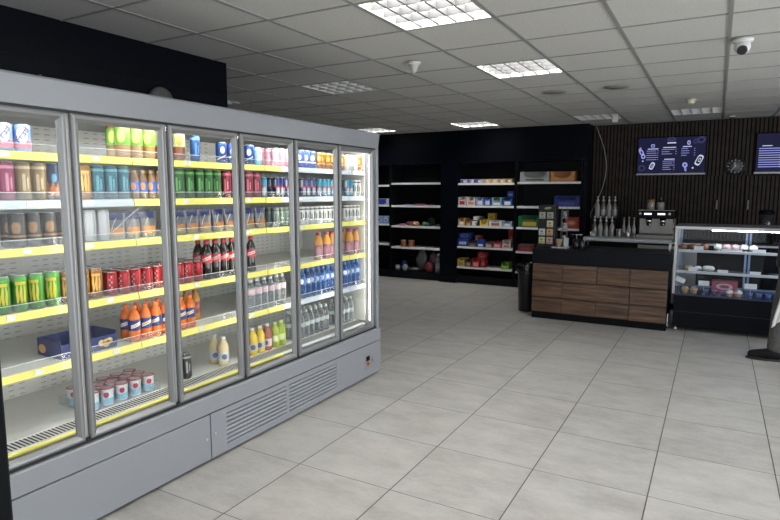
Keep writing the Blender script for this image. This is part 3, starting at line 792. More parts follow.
row(3, run('darkred', 1.40, 4, .004, 2) + run('silver', 1.735, 2, .004, 2) + [('pouch', 1.87), ('pouch', 1.97), ('pouch', 2.07)] + [('pouchgreen', 2.28), ('pouchgreen', 2.38), ('pouchgreen', 2.478), ('pouchgreen', 2.585), ('pouchgreen', 2.685), ('pouchgreen', 2.86), ('pouchgreen', 2.965)]
    + run('slimgreen', 3.10, 3) + run('slimwhite', 3.385, 9, .003) + run('slimwhite', 3.965, 4, .004), 2)
row(4, [('claw', 1.318), ('claw', 1.39), ('claw', 1.462, 1), ('claw', 1.535)] + run('amber', 1.61, 3, .004, 2) + run('red', 1.832, 9, .004, 3) + run('cola', 2.468, 4, .006, 2)
    + [('cola', 2.85, 1)] + [('passion', 3.60, 1), ('passion', 3.70, 1), ('passion', 3.775, 1), ('passion', 4.03, 2), ('passion', 4.12, 2)], 2)
row(5, [('orangeade', 1.955, 2), ('orangeade', 2.022, 2), ('orangeade', 2.09, 2), ('orangeade', 2.158, 2), ('orangeade', 2.26, 2), ('orangeade', 2.326, 1)]
    + run('water', 2.835, 6, .004, 2) + run('bluewater', 3.385, 7, .004, 2) + run('bluewater', 3.945, 4, .004, 2))
for q, (yy, xx) in enumerate(((2.41, -2.78), (2.48, -2.78), (2.405, -2.85), (2.475, -2.85))):
    place('tropic', xx, yy, SHELF_Z[4], FACE, '%s amber soda bottle at the %s, fifth shelf, third door' % ('first' if yy < 2.45 else 'second', 'middle of the board' if q < 2 else 'rear'), 'amber soda bottles on the fifth shelf')
row(6, [('black', 2.275, 1), ('black', 2.346, 1), ('juice', 2.655, 1)] + [('redjuice', 2.85, 1), ('yellowjuice', 2.925, 1), ('yellowjuice', 3.0, 1), ('redjuice', 3.075, 1), ('lime', 3.155, 1), ('lime', 3.225, 1)] + run('greywater', 3.385, 7, .005, 2) + run('greywater', 3.945, 4, .006, 2))
place('juice', -2.815, 2.655, BASE_Z, FACE, 'pale lemonade bottle standing right behind another, fridge floor, third door', 'pale lemonade bottles on the fridge floor')
# the tray of yogurt cups on the fridge floor
ty0, ty1, tx0, tx1 = 1.71, 2.14, -2.972, -2.707
tr_ = MB(); 
for (a, b_, c, d_) in ((tx0, tx1, ty0, ty0+.002), (tx0, tx1, ty1-.002, ty1), (tx0, tx0+.002, ty0, ty1), (tx1-.002, tx1, ty0, ty1)): tr_.box(a, b_, c, d_, 0, .045)
tr_.box(tx0, tx1, ty0, ty1, 0, .001)
tag(tr_.build('cup_tray', CLEAR, None, (0, 0, BASE_Z+.0006)), 'clear plastic tray holding the yogurt cups on the fridge floor', 'tray')
for i in range(3):
    for j in range(5):
        place('pot', tx1-.045-i*.079, ty0+.046+j*.084, BASE_Z+.0014, random.uniform(-.4, 0)-.4, 'red lidded yogurt cup, %s from the near end in the %s row of the tray' % (ORD[j], ['front', 'middle', 'rear'][i]), 'yogurt cups in the tray')
# blue biscuit tray on the fifth shelf
def cut_tray(name, x0, x1, y0, y1, z, h, t, mats, low=.45, art=None):
    """open carton with a low front on the +X side"""
    b = MB()
    b.box(x0, x1, y0, y1, 0, t)
    b.box(x0, x0+t, y0, y1, t, h); b.box(x0+t, x1-t, y0, y0+t, t, h); b.box(x0+t, x1-t, y1-t, y1, t, h); b.box(x1-t, x1, y0, y1, t, h*low)
    return b
b = cut_tray('biscuit_box', -2.84, -2.645, 1.55, 1.84, 0, .085, .004, None, .8)
for (yy, zz, rr, mi) in ((1.78, .03, .021, 1), (1.755, .034, .017, 2), (1.80, .038, .016, 2)):
    b.add([(-2.6445, yy+rr*math.cos(a), zz+rr*math.sin(a)) for a in [2*PI*k/14 for k in range(14)]], [tuple(range(14))], mi)
b.box(-2.645, -2.6447, 1.60, 1.69, .03, .055, 3)
b.add([(-2.80+.03*math.cos(a), 1.5495, .035+.022*math.sin(a)) for a in [2*PI*k/14 for k in range(14)]], [tuple(range(14))], 1)
tag(b.build('biscuit_box', [C(.02, .03, .14), C(.78, .45, .12), C(.70, .55, .28), C(.3, .35, .6)], None, (0, 0, SHELF_Z[4]+.0008)), 'empty dark blue carton tray with biscuit pictures on the fifth shelf', 'box')
# wire loop hanging in the second door
b = MB(); b.tube([(-2.64, 2.02, 1.497), (-2.636, 1.99, 1.48), (-2.632, 1.93, 1.44), (-2.632, 1.86, 1.385), (-2.64, 1.82, 1.36)], .0025, 6)
tag(b.build('thin_wire', C(.55, .55, .55)), 'thin white wire dangling below the second shelf behind the second door', 'wire')
for key, (o, r, d, c) in KIND.items():
    if key not in USED:
        for ch in list(o.children): bpy.data.objects.remove(ch)
        bpy.data.objects.remove(o)
# ------------------------------------------------------------------ black shelving with snacks
BOARD = mat('white_shelf_board', (.74, .75, .75), .4)
SHELFBLK = mat('shelving_black', (.0025, .0032, .005), .45, spec=.22)
UNITS = {0: (-5.97, -5.20, [1.69, 1.33, .985, .62]), 1: (-5.155, -4.18, [1.725, 1.322, .955, .573]),
         2: (-3.855, -2.875, [1.712, 1.335, .995, .637, .289]), 3: (-2.825, -1.83, [1.723, 1.335, .996, .603, .27])}
UL = {0: 'black shelving bay at the far left, mostly hidden by the fridge', 1: 'black shelving bay with few goods, beside the fridge end',
      2: 'black shelving bay full of snack boxes in the middle of the wall', 3: 'black shelving bay nearest the slatted wall, behind the tea stand'}
YF, YBK = 9.215, 9.60
for k, (a, c, zs) in UNITS.items():
    t = thing('shelving_unit', UL[k], 'shelves', ((a+c)/2, YF, 0), 0, 'black shelving bays along the back wall')
    x0, x1 = a-(a+c)/2, c-(a+c)/2
    for s in (x0-.017, x1): MB().box(s, s+.017, 0, YBK-YF, 0, 2.045).build('side_panel', SHELFBLK, t)
    MB().box(x0, x1, YBK-YF-.012, YBK-YF, 0, 2.045).build('back_panel', SHELFBLK, t)
    MB().box(x0, x1, .0, YBK-YF-.013, .005, .13).build('base', SHELFBLK, t)
    for z in zs:
        s = MB().box(x0+.001, x1-.001, .004, YBK-YF-.013, z-.02, z, 0).build('shelf', BOARD, t)
        MB().box(x0+.001, x1-.001, -.003, .0035, z-.032, z+.002).build('front_edge', BOARD, s)
PXB = lambda px: max(-3.853, -3.862+(px-458)*.01758)
def carton(name, x0, x1, z, h, y, d, mats, label, cat='box', print_=None, group=None, rz=0.0):
    """closed box with a printed panel on the front"""
    w = x1-x0; b = MB(); b.box(-w/2, w/2, 0, d, 0, h, 0, bev=.003)
    if print_ == 'word':
        b.box(-w*.34, w*.34, -.0008, .0, h*.30, h*.62, 1)
        for q in range(4): b.box(-w*.28+q*w*.15, -w*.28+q*w*.15+w*.09, -.0012, 0, h*.38, h*.54, 2)
    elif print_ == 'oval':
        b.add([(w*.32*math.cos(a), -.0008, h*.5+h*.28*math.sin(a)) for a in [2*PI*k/16 for k in range(16)]], [tuple(range(16))], 1)
        b.add([(w*.2*math.cos(a), -.0012, h*.5+h*.15*math.sin(a)) for a in [2*PI*k/16 for k in range(16)]], [tuple(range(16))], 2)
    elif print_ == 'split':
        b.add([(-w*.5+.003, -.0008, .004), (w*.1, -.0008, .004), (w*.3, -.0008, h-.004), (-w*.5+.003, -.0008, h-.004)], [(0, 1, 2, 3)], 1)
        b.add([(w*.12+w*.16*math.cos(a), -.0012, h*.45+h*.3*math.sin(a)) for a in [2*PI*k/12 for k in range(12)]], [tuple(range(12))], 2)
    return tag(b.build(name, mats, None, ((x0+x1)/2, y, z+.0008)), label, cat, group)
def utray(name, x0, x1, z, h, y, d, m, mp, label, mprint=None, low=.42, fill=.62, group=None):
    """display tray with a scooped front and side walls, packets standing inside"""
    w = x1-x0; t_ = tag(empty(name, ((x0+x1)/2, y, z+.0008)), label, 'box', group)
    b = MB(); t = .004
    b.box(-w/2, w/2, 0, d, 0, t); b.box(-w/2, w/2, d-t, d, t, h)
    for s in (-1, 1): b.prism([(0, t), (d, t), (d, h), (0, h*.96)], 'x', s*w/2, s*(w/2-t))
    pts = [(-w/2, 0), (w/2, 0), (w/2, h*.95), (w/2-w*.13, h*.95)]
    for k in range(9):
        a = PI*k/8; pts.append((w*.37*math.cos(a), h*.95-(h*(.95-low))*math.sin(a)**.6))
    pts.append((-w/2+w*.13, h*.95)); pts.append((-w/2, h*.95))
    b.prism(pts[:4]+pts[4:], 'y', 0, t)
    if mprint: b.box(-w*.3, w*.3, -.0008, 0, h*.12, h*low*.8, 1)
    b.build('tray', [m, mprint or m], t_)
    if mp:
        p = MB(); n = max(2, int(d/.05)); q = max(1, int(w/.06))
        for j in range(n-1):
            for i in range(q):
                xx = -w/2+.008+i*(w-.016)/q; yy = .012+j*(d-.03)/n
                p.box(xx+.002, xx+(w-.016)/q-.002, yy, yy+.03, t+.0005, h*fill*random.uniform(.9, 1.1), 0, bev=.004)
        tag_ = p.build('packets', mp, t_); tag_['kind'] = 'stuff'
    return t_
D = C(.01, .01, .012); CARD = C(.30, .15, .06); GOLD = C(.55, .36, .06)
# bay 2, top shelf
cols = [((460.5, 467), [C(.50, .48, .62), C(.10, .08, .30), WHT]), ((467.2, 473.8), [C(.62, .60, .66), C(.14, .12, .42), C(.5, .3, .2)]), ((474, 483.6), [C(.45, .43, .60), C(.08, .07, .26), WHT]),
        ((484, 490.5), [C(.66, .50, .30), C(.60, .36, .14), WHT]), ((490.8, 497.5), [C(.72, .58, .36), C(.62, .34, .10), WHT]), ((497.8, 504.5), [C(.70, .54, .32), C(.42, .22, .08), WHT]), ((504.8, 512), [C(.66, .46, .22), C(.40, .2, .08), WHT])]
nm = ['violet and white biscuit box at the near left end', 'white and violet biscuit box, second in the row', 'long violet biscuit box beside the cream boxes', 'cream biscuit box touching the violet boxes', 'pale cream biscuit box, second of the cream ones', 'cream biscuit box, third of the cream ones', 'tan biscuit box at the end of the row']
for ((a, c), m), l in zip(cols, nm): carton('biscuit_box', PXB(a), PXB(c)-.004, 1.712, .062, 9.225, .2, m, l.replace('near left end', 'far left end')+', top shelf, middle bay', print_='split')
# bay 2, second shelf
z = 1.335
utray('snack_tray', PXB(458.3), PXB(466.8), z, .145, 9.225, .25, C(.62, .56, .54), C(.60, .6, .6), 'white and red snack tray at the left end, second shelf, middle bay', RED, low=.65)
utray('snack_tray', PXB(467.2), PXB(476.2), z, .14, 9.225, .25, C(.70, .66, .60), C(.66, .64, .6), 'cream snack tray second from the left, second shelf, middle bay', C(.55, .2, .12), low=.55)
utray('snack_tray', PXB(477), PXB(484.4), z, .135, 9.225, .25, C(.28, .33, .58), C(.45, .5, .65), 'pale blue snack tray, second shelf, middle bay', WHT, low=.7)
utray('snack_tray', PXB(485), PXB(491.6), z, .13, 9.225, .25, C(.06, .12, .48), C(.03, .05, .25), 'deep blue snack tray with a white print, second shelf, middle bay', WHT, low=.8)
utray('snack_tray', PXB(492.4), PXB(502.4), z, .14, 9.225, .25, C(.20, .42, .48), C(.28, .20, .14), 'teal snack tray, second shelf, middle bay', WHT, low=.45)
utray('snack_tray', PXB(503), PXB(512.6), z, .13, 9.225, .25, C(.03, .10, .34), C(.05, .12, .3), 'blue snack tray with a white stripe at the right end, second shelf, middle bay', WHT, low=.7)
carton('snack_box', PXB(507), PXB(512.9), z+.136, .105, 9.26, .16, [C(.015, .03, .14), C(.08, .12, .3), C(.3, .35, .5)], 'small navy box standing on the blue tray, second shelf, middle bay', print_='word')
# bay 2, third shelf
z = .995
utray('snack_tray', PXB(458.6), PXB(466), z, .12, 9.225, .22, C(.62, .34, .12), C(.6, .42, .2), 'orange brown snack tray at the left end, third shelf, middle bay', WHT, low=.6)
utray('snack_tray', PXB(466.6), PXB(471.8), z, .10, 9.225, .2, C(.40, .22, .10), C(.3, .15, .06), 'small brown snack tray, third shelf, middle bay', C(.6, .5, .3))
carton('snack_box', PXB(473), PXB(480.2), z, .088, 9.225, .2, [D, WHT, C(.3, .3, .3)], 'black box with a white panel, lower one of two, third shelf, middle bay', print_='split')
carton('snack_box', PXB(474), PXB(482), z+.095, .065, 9.235, .17, [C(.05, .05, .055), WHT, C(.4, .4, .4)], 'black and white box, upper one of two, third shelf, middle bay', print_='split').location.z += 0
utray('snack_tray', PXB(481), PXB(489.3), z, .11, 9.225, .16, C(.80, .60, .10), D, 'bright yellow snack tray with a deep scoop, third shelf, middle bay', None, low=.3, fill=.3)
carton('snack_box', PXB(485.2), PXB(492), z, .21, 9.41, .13, [GOLD, C(.30, .17, .04), C(.5, .3, .1)], 'tall brown and gold box behind the yellow tray, third shelf, middle bay', print_='oval')
utray('snack_tray', PXB(489.9), PXB(503), z, .095, 9.225, .17, C(.72, .73, .74), C(.6, .6, .62), 'wide white snack tray with a red mark, third shelf, middle bay', C(.45, .12, .08), low=.75)
utray('snack_tray', PXB(503.5), PXB(512.6), z, .085, 9.225, .2, C(.32, .46, .66), C(.5, .58, .7), 'light blue snack tray at the right end, third shelf, middle bay', WHT, low=.7)
# bay 2, fourth shelf
z = .637
carton('snack_box', PXB(457.6), PXB(469), z, .125, 9.225, .2, [C(.025, .05, .30), WHT, C(.03, .06, .3)], 'blue snack box with white lettering, lower one of two, fourth shelf, middle bay', print_='word')
carton('snack_box', PXB(459), PXB(471.6), z+.1265, .105, 9.25, .17, [C(.012, .025, .14), C(.10, .15, .30), C(.02, .03, .12)], 'dark blue snack box with an oval, upper one of two, fourth shelf, middle bay', print_='oval')
utray('snack_tray', PXB(469.5), PXB(477.6), z, .10, 9.225, .2, C(.10, .065, .06), C(.15, .1, .08), 'dark brown snack tray with a pink line, fourth shelf, middle bay', C(.4, .22, .25))
carton('snack_box', PXB(474.6), PXB(481), z+.106, .085, 9.31, .1, [C(.16, .03, .035), C(.3, .16, .14), C(.1, .02, .02)], 'dark red box on top of the brown tray, fourth shelf, middle bay', print_='split')
utray('snack_tray', PXB(478.4), PXB(486), z, .125, 9.225, .075, C(.04, .08, .38), None, 'blue and white cut-out tray, fourth shelf, middle bay', WHT, low=.5)
utray('snack_tray', PXB(486.8), PXB(494), z, .095, 9.225, .2, C(.22, .14, .12), C(.3, .1, .08), 'mixed brown snack tray between blue and red trays, fourth shelf, middle bay', C(.6, .5, .45), low=.6)
utray('snack_tray', PXB(494.6), PXB(503), z, .10, 9.225, .2, C(.55, .07, .10), C(.4, .05, .06), 'bright red snack tray with a pale print, fourth shelf, middle bay', C(.7, .4, .4), low=.75)
utray('snack_tray', PXB(503.6), PXB(512), z, .135, 9.225, .15, C(.58, .52, .50), C(.4, .1, .1), 'white and red snack tray at the right end, fourth shelf, middle bay', C(.4, .15, .12), low=.5)
carton('snack_box', PXB(506.6), PXB(512.4), z+.0, .30, 9.38, .12, [C(.42, .03, .03), C(.3, .02, .02), C(.5, .2, .1)], 'tall red box at the right end behind a white tray, fourth shelf, middle bay', print_='oval')
# bay 2, lowest shelf
z = .289
utray('snack_tray', PXB(457.6), PXB(466), z, .135, 9.225, .22, C(.62, .48, .08), C(.12, .06, .03), 'yellow snack tray at the left end, lowest shelf, middle bay', C(.42, .3, .1), low=.7)
utray('snack_tray', PXB(466.8), PXB(472.8), z, .12, 9.225, .2, C(.08, .045, .035), C(.06, .03, .02), 'dark brown snack tray beside the yellow one, lowest shelf, middle bay', C(.35, .25, .2), low=.7)
utray('snack_tray', PXB(473.6), PXB(481.6), z, .15, 9.225, .17, C(.55, .03, .03), C(.2, .05, .03), 'bright red snack tray, lowest shelf, middle bay', C(.7, .35, .3), low=.65)
carton('snack_box', PXB(482.2), PXB(486.8), z, .14, 9.24, .15, [C(.30, .02, .025), C(.45, .2, .18), C(.3, .02, .02)], 'narrow red box standing beside the red tray, lowest shelf, middle bay', print_='word')
carton('snack_box', PXB(479), PXB(487.3), z+.152, .105, 9.25, .13, [C(.34, .02, .025), C(.5, .16, .15), C(.2, .02, .02)], 'red box lying across the red tray and box, lowest shelf, middle bay', print_='oval').location.z += .001
utray('snack_tray', PXB(503.2), PXB(510.6), z, .105, 9.225, .18, C(.25, .55, .05), C(.05, .06, .02), 'lime green snack tray standing alone, lowest shelf, middle bay', C(.3, .6, .1), low=.5)
# bay 3
PX3 = lambda px: -2.812+(px-518)*.01585
utray('snack_tray', -2.79, -2.31, 1.7245, .165, 9.225, .24, C(.30, .31, .30), C(.12, .12, .12), 'silver and black snack tray on the top shelf, right bay', C(.06, .06, .06), low=.32, fill=.24)
utray('snack_tray', -2.30, -1.93, 1.723, .165, 9.225, .24, C(.50, .22, .08), C(.03, .02, .015), 'big orange brown cut-out tray on the top shelf, right bay', None, low=.34, fill=.2)
utray('snack_tray', -2.235, -1.84, 1.335, .17, 9.225, .24, C(.02, .04, .20), C(.04, .05, .16), 'navy snack tray with white and yellow prints, second shelf, right bay', C(.06, .08, .3), low=.5)
utray('snack_tray', -2.80, -2.43, .996, .185, 9.225, .24, C(.02, .14, .05), C(.22, .12, .05), 'green snack tray with a gold badge, third shelf, right bay', GOLD, low=.6)
carton('snack_box', -2.06, -1.84, .996, .175, 9.24, .2, [C(.34, .035, .02), C(.42, .12, .05), C(.6, .3, .2)], 'red box with a pale swirl, third shelf, right bay', print_='oval')
utray('snack_tray', -2.80, -2.53, .603, .115, 9.225, .22, C(.18, .02, .025), C(.10, .09, .09), 'dark red snack tray with grey packets, fourth shelf, right bay', C(.3, .05, .05), low=.7, fill=.9)
# bay 1: flat packs, jars, odd bags
def bag(name, x, y, z, sx, sy, sz, m, label, cat='bag', rz=0.0, lump=.25, seed=1, group=None):
    """crumpled soft bag"""
    rnd = random.Random(seed); b = MB(); n, q = 14, 8; vs = []
    for i in range(q+1):
        p = PI*i/q
        for k in range(n):
            a = 2*PI*k/n; rr = 1+lump*(rnd.random()-.5)
            vs.append((sx/2*rr*abs(math.sin(p))**.6*math.cos(a), sy/2*rr*abs(math.sin(p))**.6*math.sin(a), max(0.0, sz*(.5-.5*math.cos(p)*(1 if p < PI/2 else rr)))))
    fs = [(i*n+k, i*n+(k+1) % n, (i+1)*n+(k+1) % n, (i+1)*n+k) for i in range(q) for k in range(n)]
    b.add(vs, fs, 0, True)
    o = b.build(name, m, None, (x, y, z+.0008)); o.rotation_euler = (0, 0, rz)
    return tag(o, label, cat, group)
PX1 = lambda px: -5.155+(px-391)*.0199
z = 1.322
bag('snack_bag', PX1(405), 9.35, z, .16, .14, .018, C(.20, .32, .52), 'flat pale blue pack lying on the second shelf, left bay', seed=2)
bag('snack_bag', PX1(417), 9.34, z, .26, .16, .03, C(.35, .06, .10), 'flat dark red pack lying on the second shelf, left bay', seed=3)
bag('snack_bag', PX1(428), 9.37, z, .14, .12, .02, C(.10, .06, .10), 'flat dark purple pack lying on the second shelf, left bay', seed=4)
z = .955
bag('snack_bag', PX1(399.5), 9.33, z, .16, .13, .03, C(.45, .18, .28), 'flat pink pack at the left on the third shelf, left bay', seed=5)
bag('snack_bag', PX1(405.8), 9.42, z, .17, .14, .075, C(.40, .07, .20), 'crumpled magenta pack on the third shelf, left bay', seed=6)
bag('snack_bag', PX1(413.5), 9.29, z, .15, .13, .085, C(.55, .28, .14), 'crumpled orange pack on the third shelf, left bay', seed=7)
bag('snack_bag', PX1(422), 9.37, z, .17, .15, .075, C(.03, .10, .05), 'crumpled green pack in front on the third shelf, left bay', seed=8)
bag('snack_bag', PX1(424), 9.525, z, .16, .08, .14, C(.02, .06, .035), 'dark green pack standing at the rear of the third shelf, left bay', seed=9)
bag('snack_bag', PX1(434.8), 9.36, z, .16, .12, .04, C(.03, .05, .035), 'flat dark pack at the right on the third shelf, left bay', seed=10)
def jar(x, label):
    o = MB().lathe([(.038, 0), (.044, .005), (.044, .075), (.040, .085)], 18).build('jar', mat('brown_jar', (.28, .11, .05), .25), None, (x, 9.30, .5738))
    MB().lathe([(.046, .0855), (.046, .105), (.043, .108)], 18).build('lid', C(.36, .16, .09), o)
    tag(o, label, 'jar', 'brown jars on the fourth shelf')
    o.scale = (1.25, 1.25, 1.12)
jar(PX1(401.5), 'brown jar on the fourth shelf of the left bay, the one nearer the fridge'); jar(PX1(409.5), 'brown jar on the fourth shelf of the left bay, the one farther from the fridge')
z = .13
bag('snack_bag', PX1(394.5), 9.33, z, .12, .12, .10, C(.24, .25, .3), 'small white bag at the left end of the bottom shelf, left bay', seed=11)
bag('snack_bag', PX1(398.5), 9.43, z, .12, .12, .17, C(.03, .06, .28), 'blue bag behind small white bags on the bottom shelf, left bay', seed=12)
bag('snack_bag', PX1(403.5), 9.29, z, .11, .11, .12, C(.30, .30, .34), 'grey white bag beside a blue bag on the bottom shelf, left bay', seed=13)
bag('snack_bag', PX1(412), 9.30, z, .26, .13, .075, C(.05, .05, .05), 'low black bag in front on the bottom shelf, left bay', seed=14)
bag('snack_bag', PX1(415.5), 9.49, z, .22, .13, .36, C(.17, .165, .165), 'big crumpled grey bag on the bottom shelf, left bay', seed=15, lump=.4)
bag('snack_bag', PX1(427.5), 9.31, z, .17, .13, .19, C(.16, .02, .025), 'red bag in front on the bottom shelf, left bay', seed=16, lump=.35)
bag('snack_bag', PX1(427.5), 9.50, z, .17, .12, .33, C(.22, .13, .13), 'tall grey and red bag behind the red bag, bottom shelf, left bay', seed=17, lump=.4)
o = bottle('clear_bottle', .06, .34, clearplastic('clear_pet', (.33, .36, .38), .34), WHT, C(.25, .25, .26), (.2, .5)); o.location = (PX1(436), 9.34, z+.0008)
tag(o, 'large clear bottle with a white cap on the bottom shelf, left bay', 'bottle')
# bay 0, only its end shows
PX0 = lambda px: -5.205+(px-390)*.0203
carton('snack_box', PX0(378), PX0(389.2), 1.33, .11, 9.225, .2, [C(.45, .48, .62), C(.04, .06, .36), C(.04, .06, .4)], 'white and blue pack at the end of the second shelf, hidden bay', print_='split')
carton('snack_box', PX0(376), PX0(382.6), .985, .135, 9.225, .2, [C(.24, .36, .60), C(.5, .56, .66), C(.08, .12, .3)], 'light blue box, the one nearer the fridge, third shelf, hidden bay', print_='oval')
carton('snack_box', PX0(383.2), PX0(389.2), .985, .135, 9.225, .2, [C(.22, .33, .56), C(.5, .56, .66), C(.08, .12, .3)], 'light blue box at the end of the third shelf, hidden bay', print_='oval')
bag('snack_bag', PX0(386.5), 9.53, .985, .12, .08, .20, C(.05, .07, .05), 'dark green pack standing behind the light blue boxes, hidden bay', seed=18)
# ------------------------------------------------------------------ wooden counter
CT = thing('counter', 'black topped serving counter clad in staggered walnut blocks', 'counter', (-1.19, 7.12, 0))
cx = -1.19
b = MB(); b.box(-.765, .765, .0, .62, .09, .69).box(-.775, .775, -.012, .66, .69, .872, bev=.004); b.build('carcass', mat('counter_black', (.005, .0065, .0095), .42, spec=.12), CT)
MB().box(-.765, .765, -.005, .6, 0, .085).build('plinth', BLACK, CT)
xs = [-.765, -.392, .005, .372, .765]; zr = [(.089, .270), (.279, .471), (.480, .686)]
prot = {(0, 0): .030, (1, 0): .040, (2, 0): .028, (3, 0): .046, (0, 1): .034, (1, 1): .050, (3, 1): .030, (0, 2): .020, (1, 2): .042, (2, 2): .022, (3, 2): .044}
for (i, j), p in prot.items():
    x0, x1 = xs[i]+.003, xs[i+(2 if (i, j) == (1, 1) else 1)]-.003; z0, z1 = zr[j]
    MB().prism([(0, z0), (-p, z0+.002), (-p*.80, z1-.03), (-p*.45, z1-.002), (0, z1)], 'x', x0, x1).build('wood_block', WOOD, CT)
MB().box(.767, .785, .02, .035, .05, .20, bev=.004).build('side_handle', CHROME, CT)
# raised serving ledge on the counter
t = thing('serving_ledge', 'light grey raised ledge on steel legs along the rear of the counter', 'shelf', (-.945, 7.74, .8725))
MB().box(-.515, .50, -.13, .16, .085, .122, bev=.003).build('ledge', mat('ledge_grey', (.34, .35, .36), .35), t)
for x in (-.50, .485):
    for y in (-.11, .13): MB().box(x-.008, x+.008, y-.008, y+.008, 0, .085).build('leg', STEEL, t)
DSTEEL = mat('dark_brushed_steel', (.30, .29, .27), .42, .7)
# back bar with steel fridge fronts
t = thing('back_bar', 'black back bar with a steel top running below the slatted wall', 'counter', (-.15, 8.42, 0))
MB().box(-1.44, 1.45, 0, .60, .02, .885).build('carcass', BLACK, t)
MB().box(-1.45, 1.46, -.015, .62, .885, .91, bev=.003).build('worktop', STEEL, t)
for k in range(3): 
    dd = MB().box(-.75+k*.72+.005, -.75+(k+1)*.72-.005, -.018, -.001, .10, .86, bev=.003).build('cabinet_door', DSTEEL if k == 0 else BLACK, t)
    MB().box(-.70+k*.72, -.14+k*.72, -.04, -.0185, .80, .815, bev=.003).build('handle', CHROME, dd)
BZ = .9108
# pump bottles in two tiers
def pump(x, y, z, label, shade):
    o = MB().lathe([(.030, 0), (.034, .006), (.034, .15), (.027, .185), (.013, .215), (.013, .24)], 16).build('pump_bottle', shade, None, (x, y, z+.0008))
    MB().lathe([(.0347, .04), (.0347, .125)], 16, cap0=False, cap1=False).build('label', C(.26, .25, .24), o)
    p = MB(); p.lathe([(.016, .24), (.016, .262), (.006, .266), (.006, .30), (.011, .302), (.011, .312)], 12)
    p.tube([(0, -.005, .306), (0, -.03, .308), (0, -.052, .300), (0, -.056, .288)], .0045, 6); p.build('pump', mat('pump_grey', (.55, .54, .52), .35), o)
    return tag(o, label, 'bottle', 'pump bottles on the back bar')
SH1 = mat('dark_syrup', (.15, .145, .14), .2, .3, spec=.8); SH2 = clearplastic('clear_syrup', (.42, .41, .40), .65)
t = thing('bottle_riser', 'black two legged riser carrying the upper row of pump bottles', 'stand', (-1.38, 8.80, BZ))
MB().box(-.17, .17, -.06, .06, .265, .28).build('board', BLACK, t)
for s in (-1, 1): MB().box(s*.165-.005, s*.165+.005, -.055, .055, 0, .265).build('leg', BLACK, t)
for k in range(4):
    pump(-1.50+k*.078, 8.62, BZ, '%s pump bottle from the cable in the lower front row' % ORD[k], [SH1, SH2][k % 2])
    pump(-1.50+k*.078, 8.80, BZ+.281, '%s pump bottle from the cable on the raised rear row' % ORD[k], [SH2, SH1][k % 2])
def lath(name, prof, m, x, y, label, cat, z=BZ, seg=18): return tag(MB().lathe(prof, seg).build(name, m, None, (x, y, z+.0008)), label, cat)
o = lath('milk_jug', [(.042, 0), (.045, .006), (.038, .09), (.040, .13), (.043, .14)], STEEL, -1.165, 8.58, 'steel milk jug standing between the pump bottles and slim bottles', 'jug')
MB().tube([(.04, 0, .12), (.075, 0, .105), (.075, 0, .045), (.045, 0, .03)], .006, 8).build('handle', STEEL, o)
for x, y, h_, l in ((-1.115, 8.66, .30, 'tall slim grey bottle just behind the milk jug'), (-1.045, 8.62, .31, 'second tall slim bottle, in the middle of the back bar bottles'), (-.985, 8.66, .30, 'tall slim bottle nearest the coffee machine')):
    o = lath('slim_bottle', [(.024, 0), (.027, .005), (.027, h_*.45), (.010, h_*.68), (.009, h_*.92)], SH2, x, y, l, 'bottle')
    MB().lathe([(.011, h_*.92), (.011, h_), (.008, h_+.004)], 12).build('cap', STEEL, o)
lath('sugar_shaker', [(.028, 0), (.032, .004), (.032, .09), (.022, .12), (.004, .128)], STEEL, -1.04, 8.50, 'small steel shaker in front of the slim bottles', 'shaker')
lath('steel_cup', [(.03, 0), (.036, .004), (.038, .10)], STEEL, -1.50, 8.49, 'steel cup in front of the first pump bottle near the cable', 'cup')
# coffee machine
t = thing('coffee_machine', 'steel espresso machine with a black top and two white lights', 'coffee machine', (-.70, 8.47, BZ))
W2 = .232
for x in (-W2+.03, W2-.03):
    for y in (.05, .42): MB().lathe([(.015, 0), (.018, .02)], 12, M=Matrix.Translation((x, y, 0))).build('foot', RUBBER, t)
MB().box(-W2, W2, .0, .46, .02, .085, bev=.006).build('base', DSTEEL, t)
MB().box(-W2+.02, W2-.02, -.004, .16, .0855, .092).build('drip_tray', mat('tray_dark', (.06, .06, .06), .4), t)
MB().box(-W2+.015, W2-.01, .17, .44, .0855, .30, bev=.008).build('body', DSTEEL, t)
tp = MB().box(-W2-.003, W2+.003, .03, .46, .30, .405, bev=.008).build('top_cover', mat('machine_black', (.004, .004, .005), .35, spec=.1), t)
for x in (-.10, .065): MB().box(x-.045, x+.045, .024, .029, .352, .372).build('light_bar', emit('machine_light', (.75, .85, 1), 1.6), tp)
for x in (-.195, .165): MB().lathe([(.016, 0), (.016, .014), (.012, .018)], 14, M=Matrix.Translation((x, .029, .366)) @ Matrix.Rotation(PI/2, 4, 'X')).build('knob', STEEL, tp)
for x in (-.09, .08):
    g = MB().lathe([(.034, .235), (.036, .2355), (.036, .299)], 16, M=Matrix.Translation((x, .11, 0))).build('group_head', CHROME, t)
    MB().tube([(x, .09, .225), (x, .04, .222), (x, -.02, .215)], .010, 8).build('portafilter', BLACK, g)
    MB().lathe([(.033, .205), (.035, .234)], 14, M=Matrix.Translation((x, .11, 0))).build('basket', CHROME, g)
MB().tube([(.205, .12, .29), (.215, .07, .24), (.215, .06, .14)], .005, 8).build('steam_wand', CHROME, t)
MB().box(-W2+.01, W2-.01, .05, .055, .405, .412).build('cup_rail', DSTEEL, t)
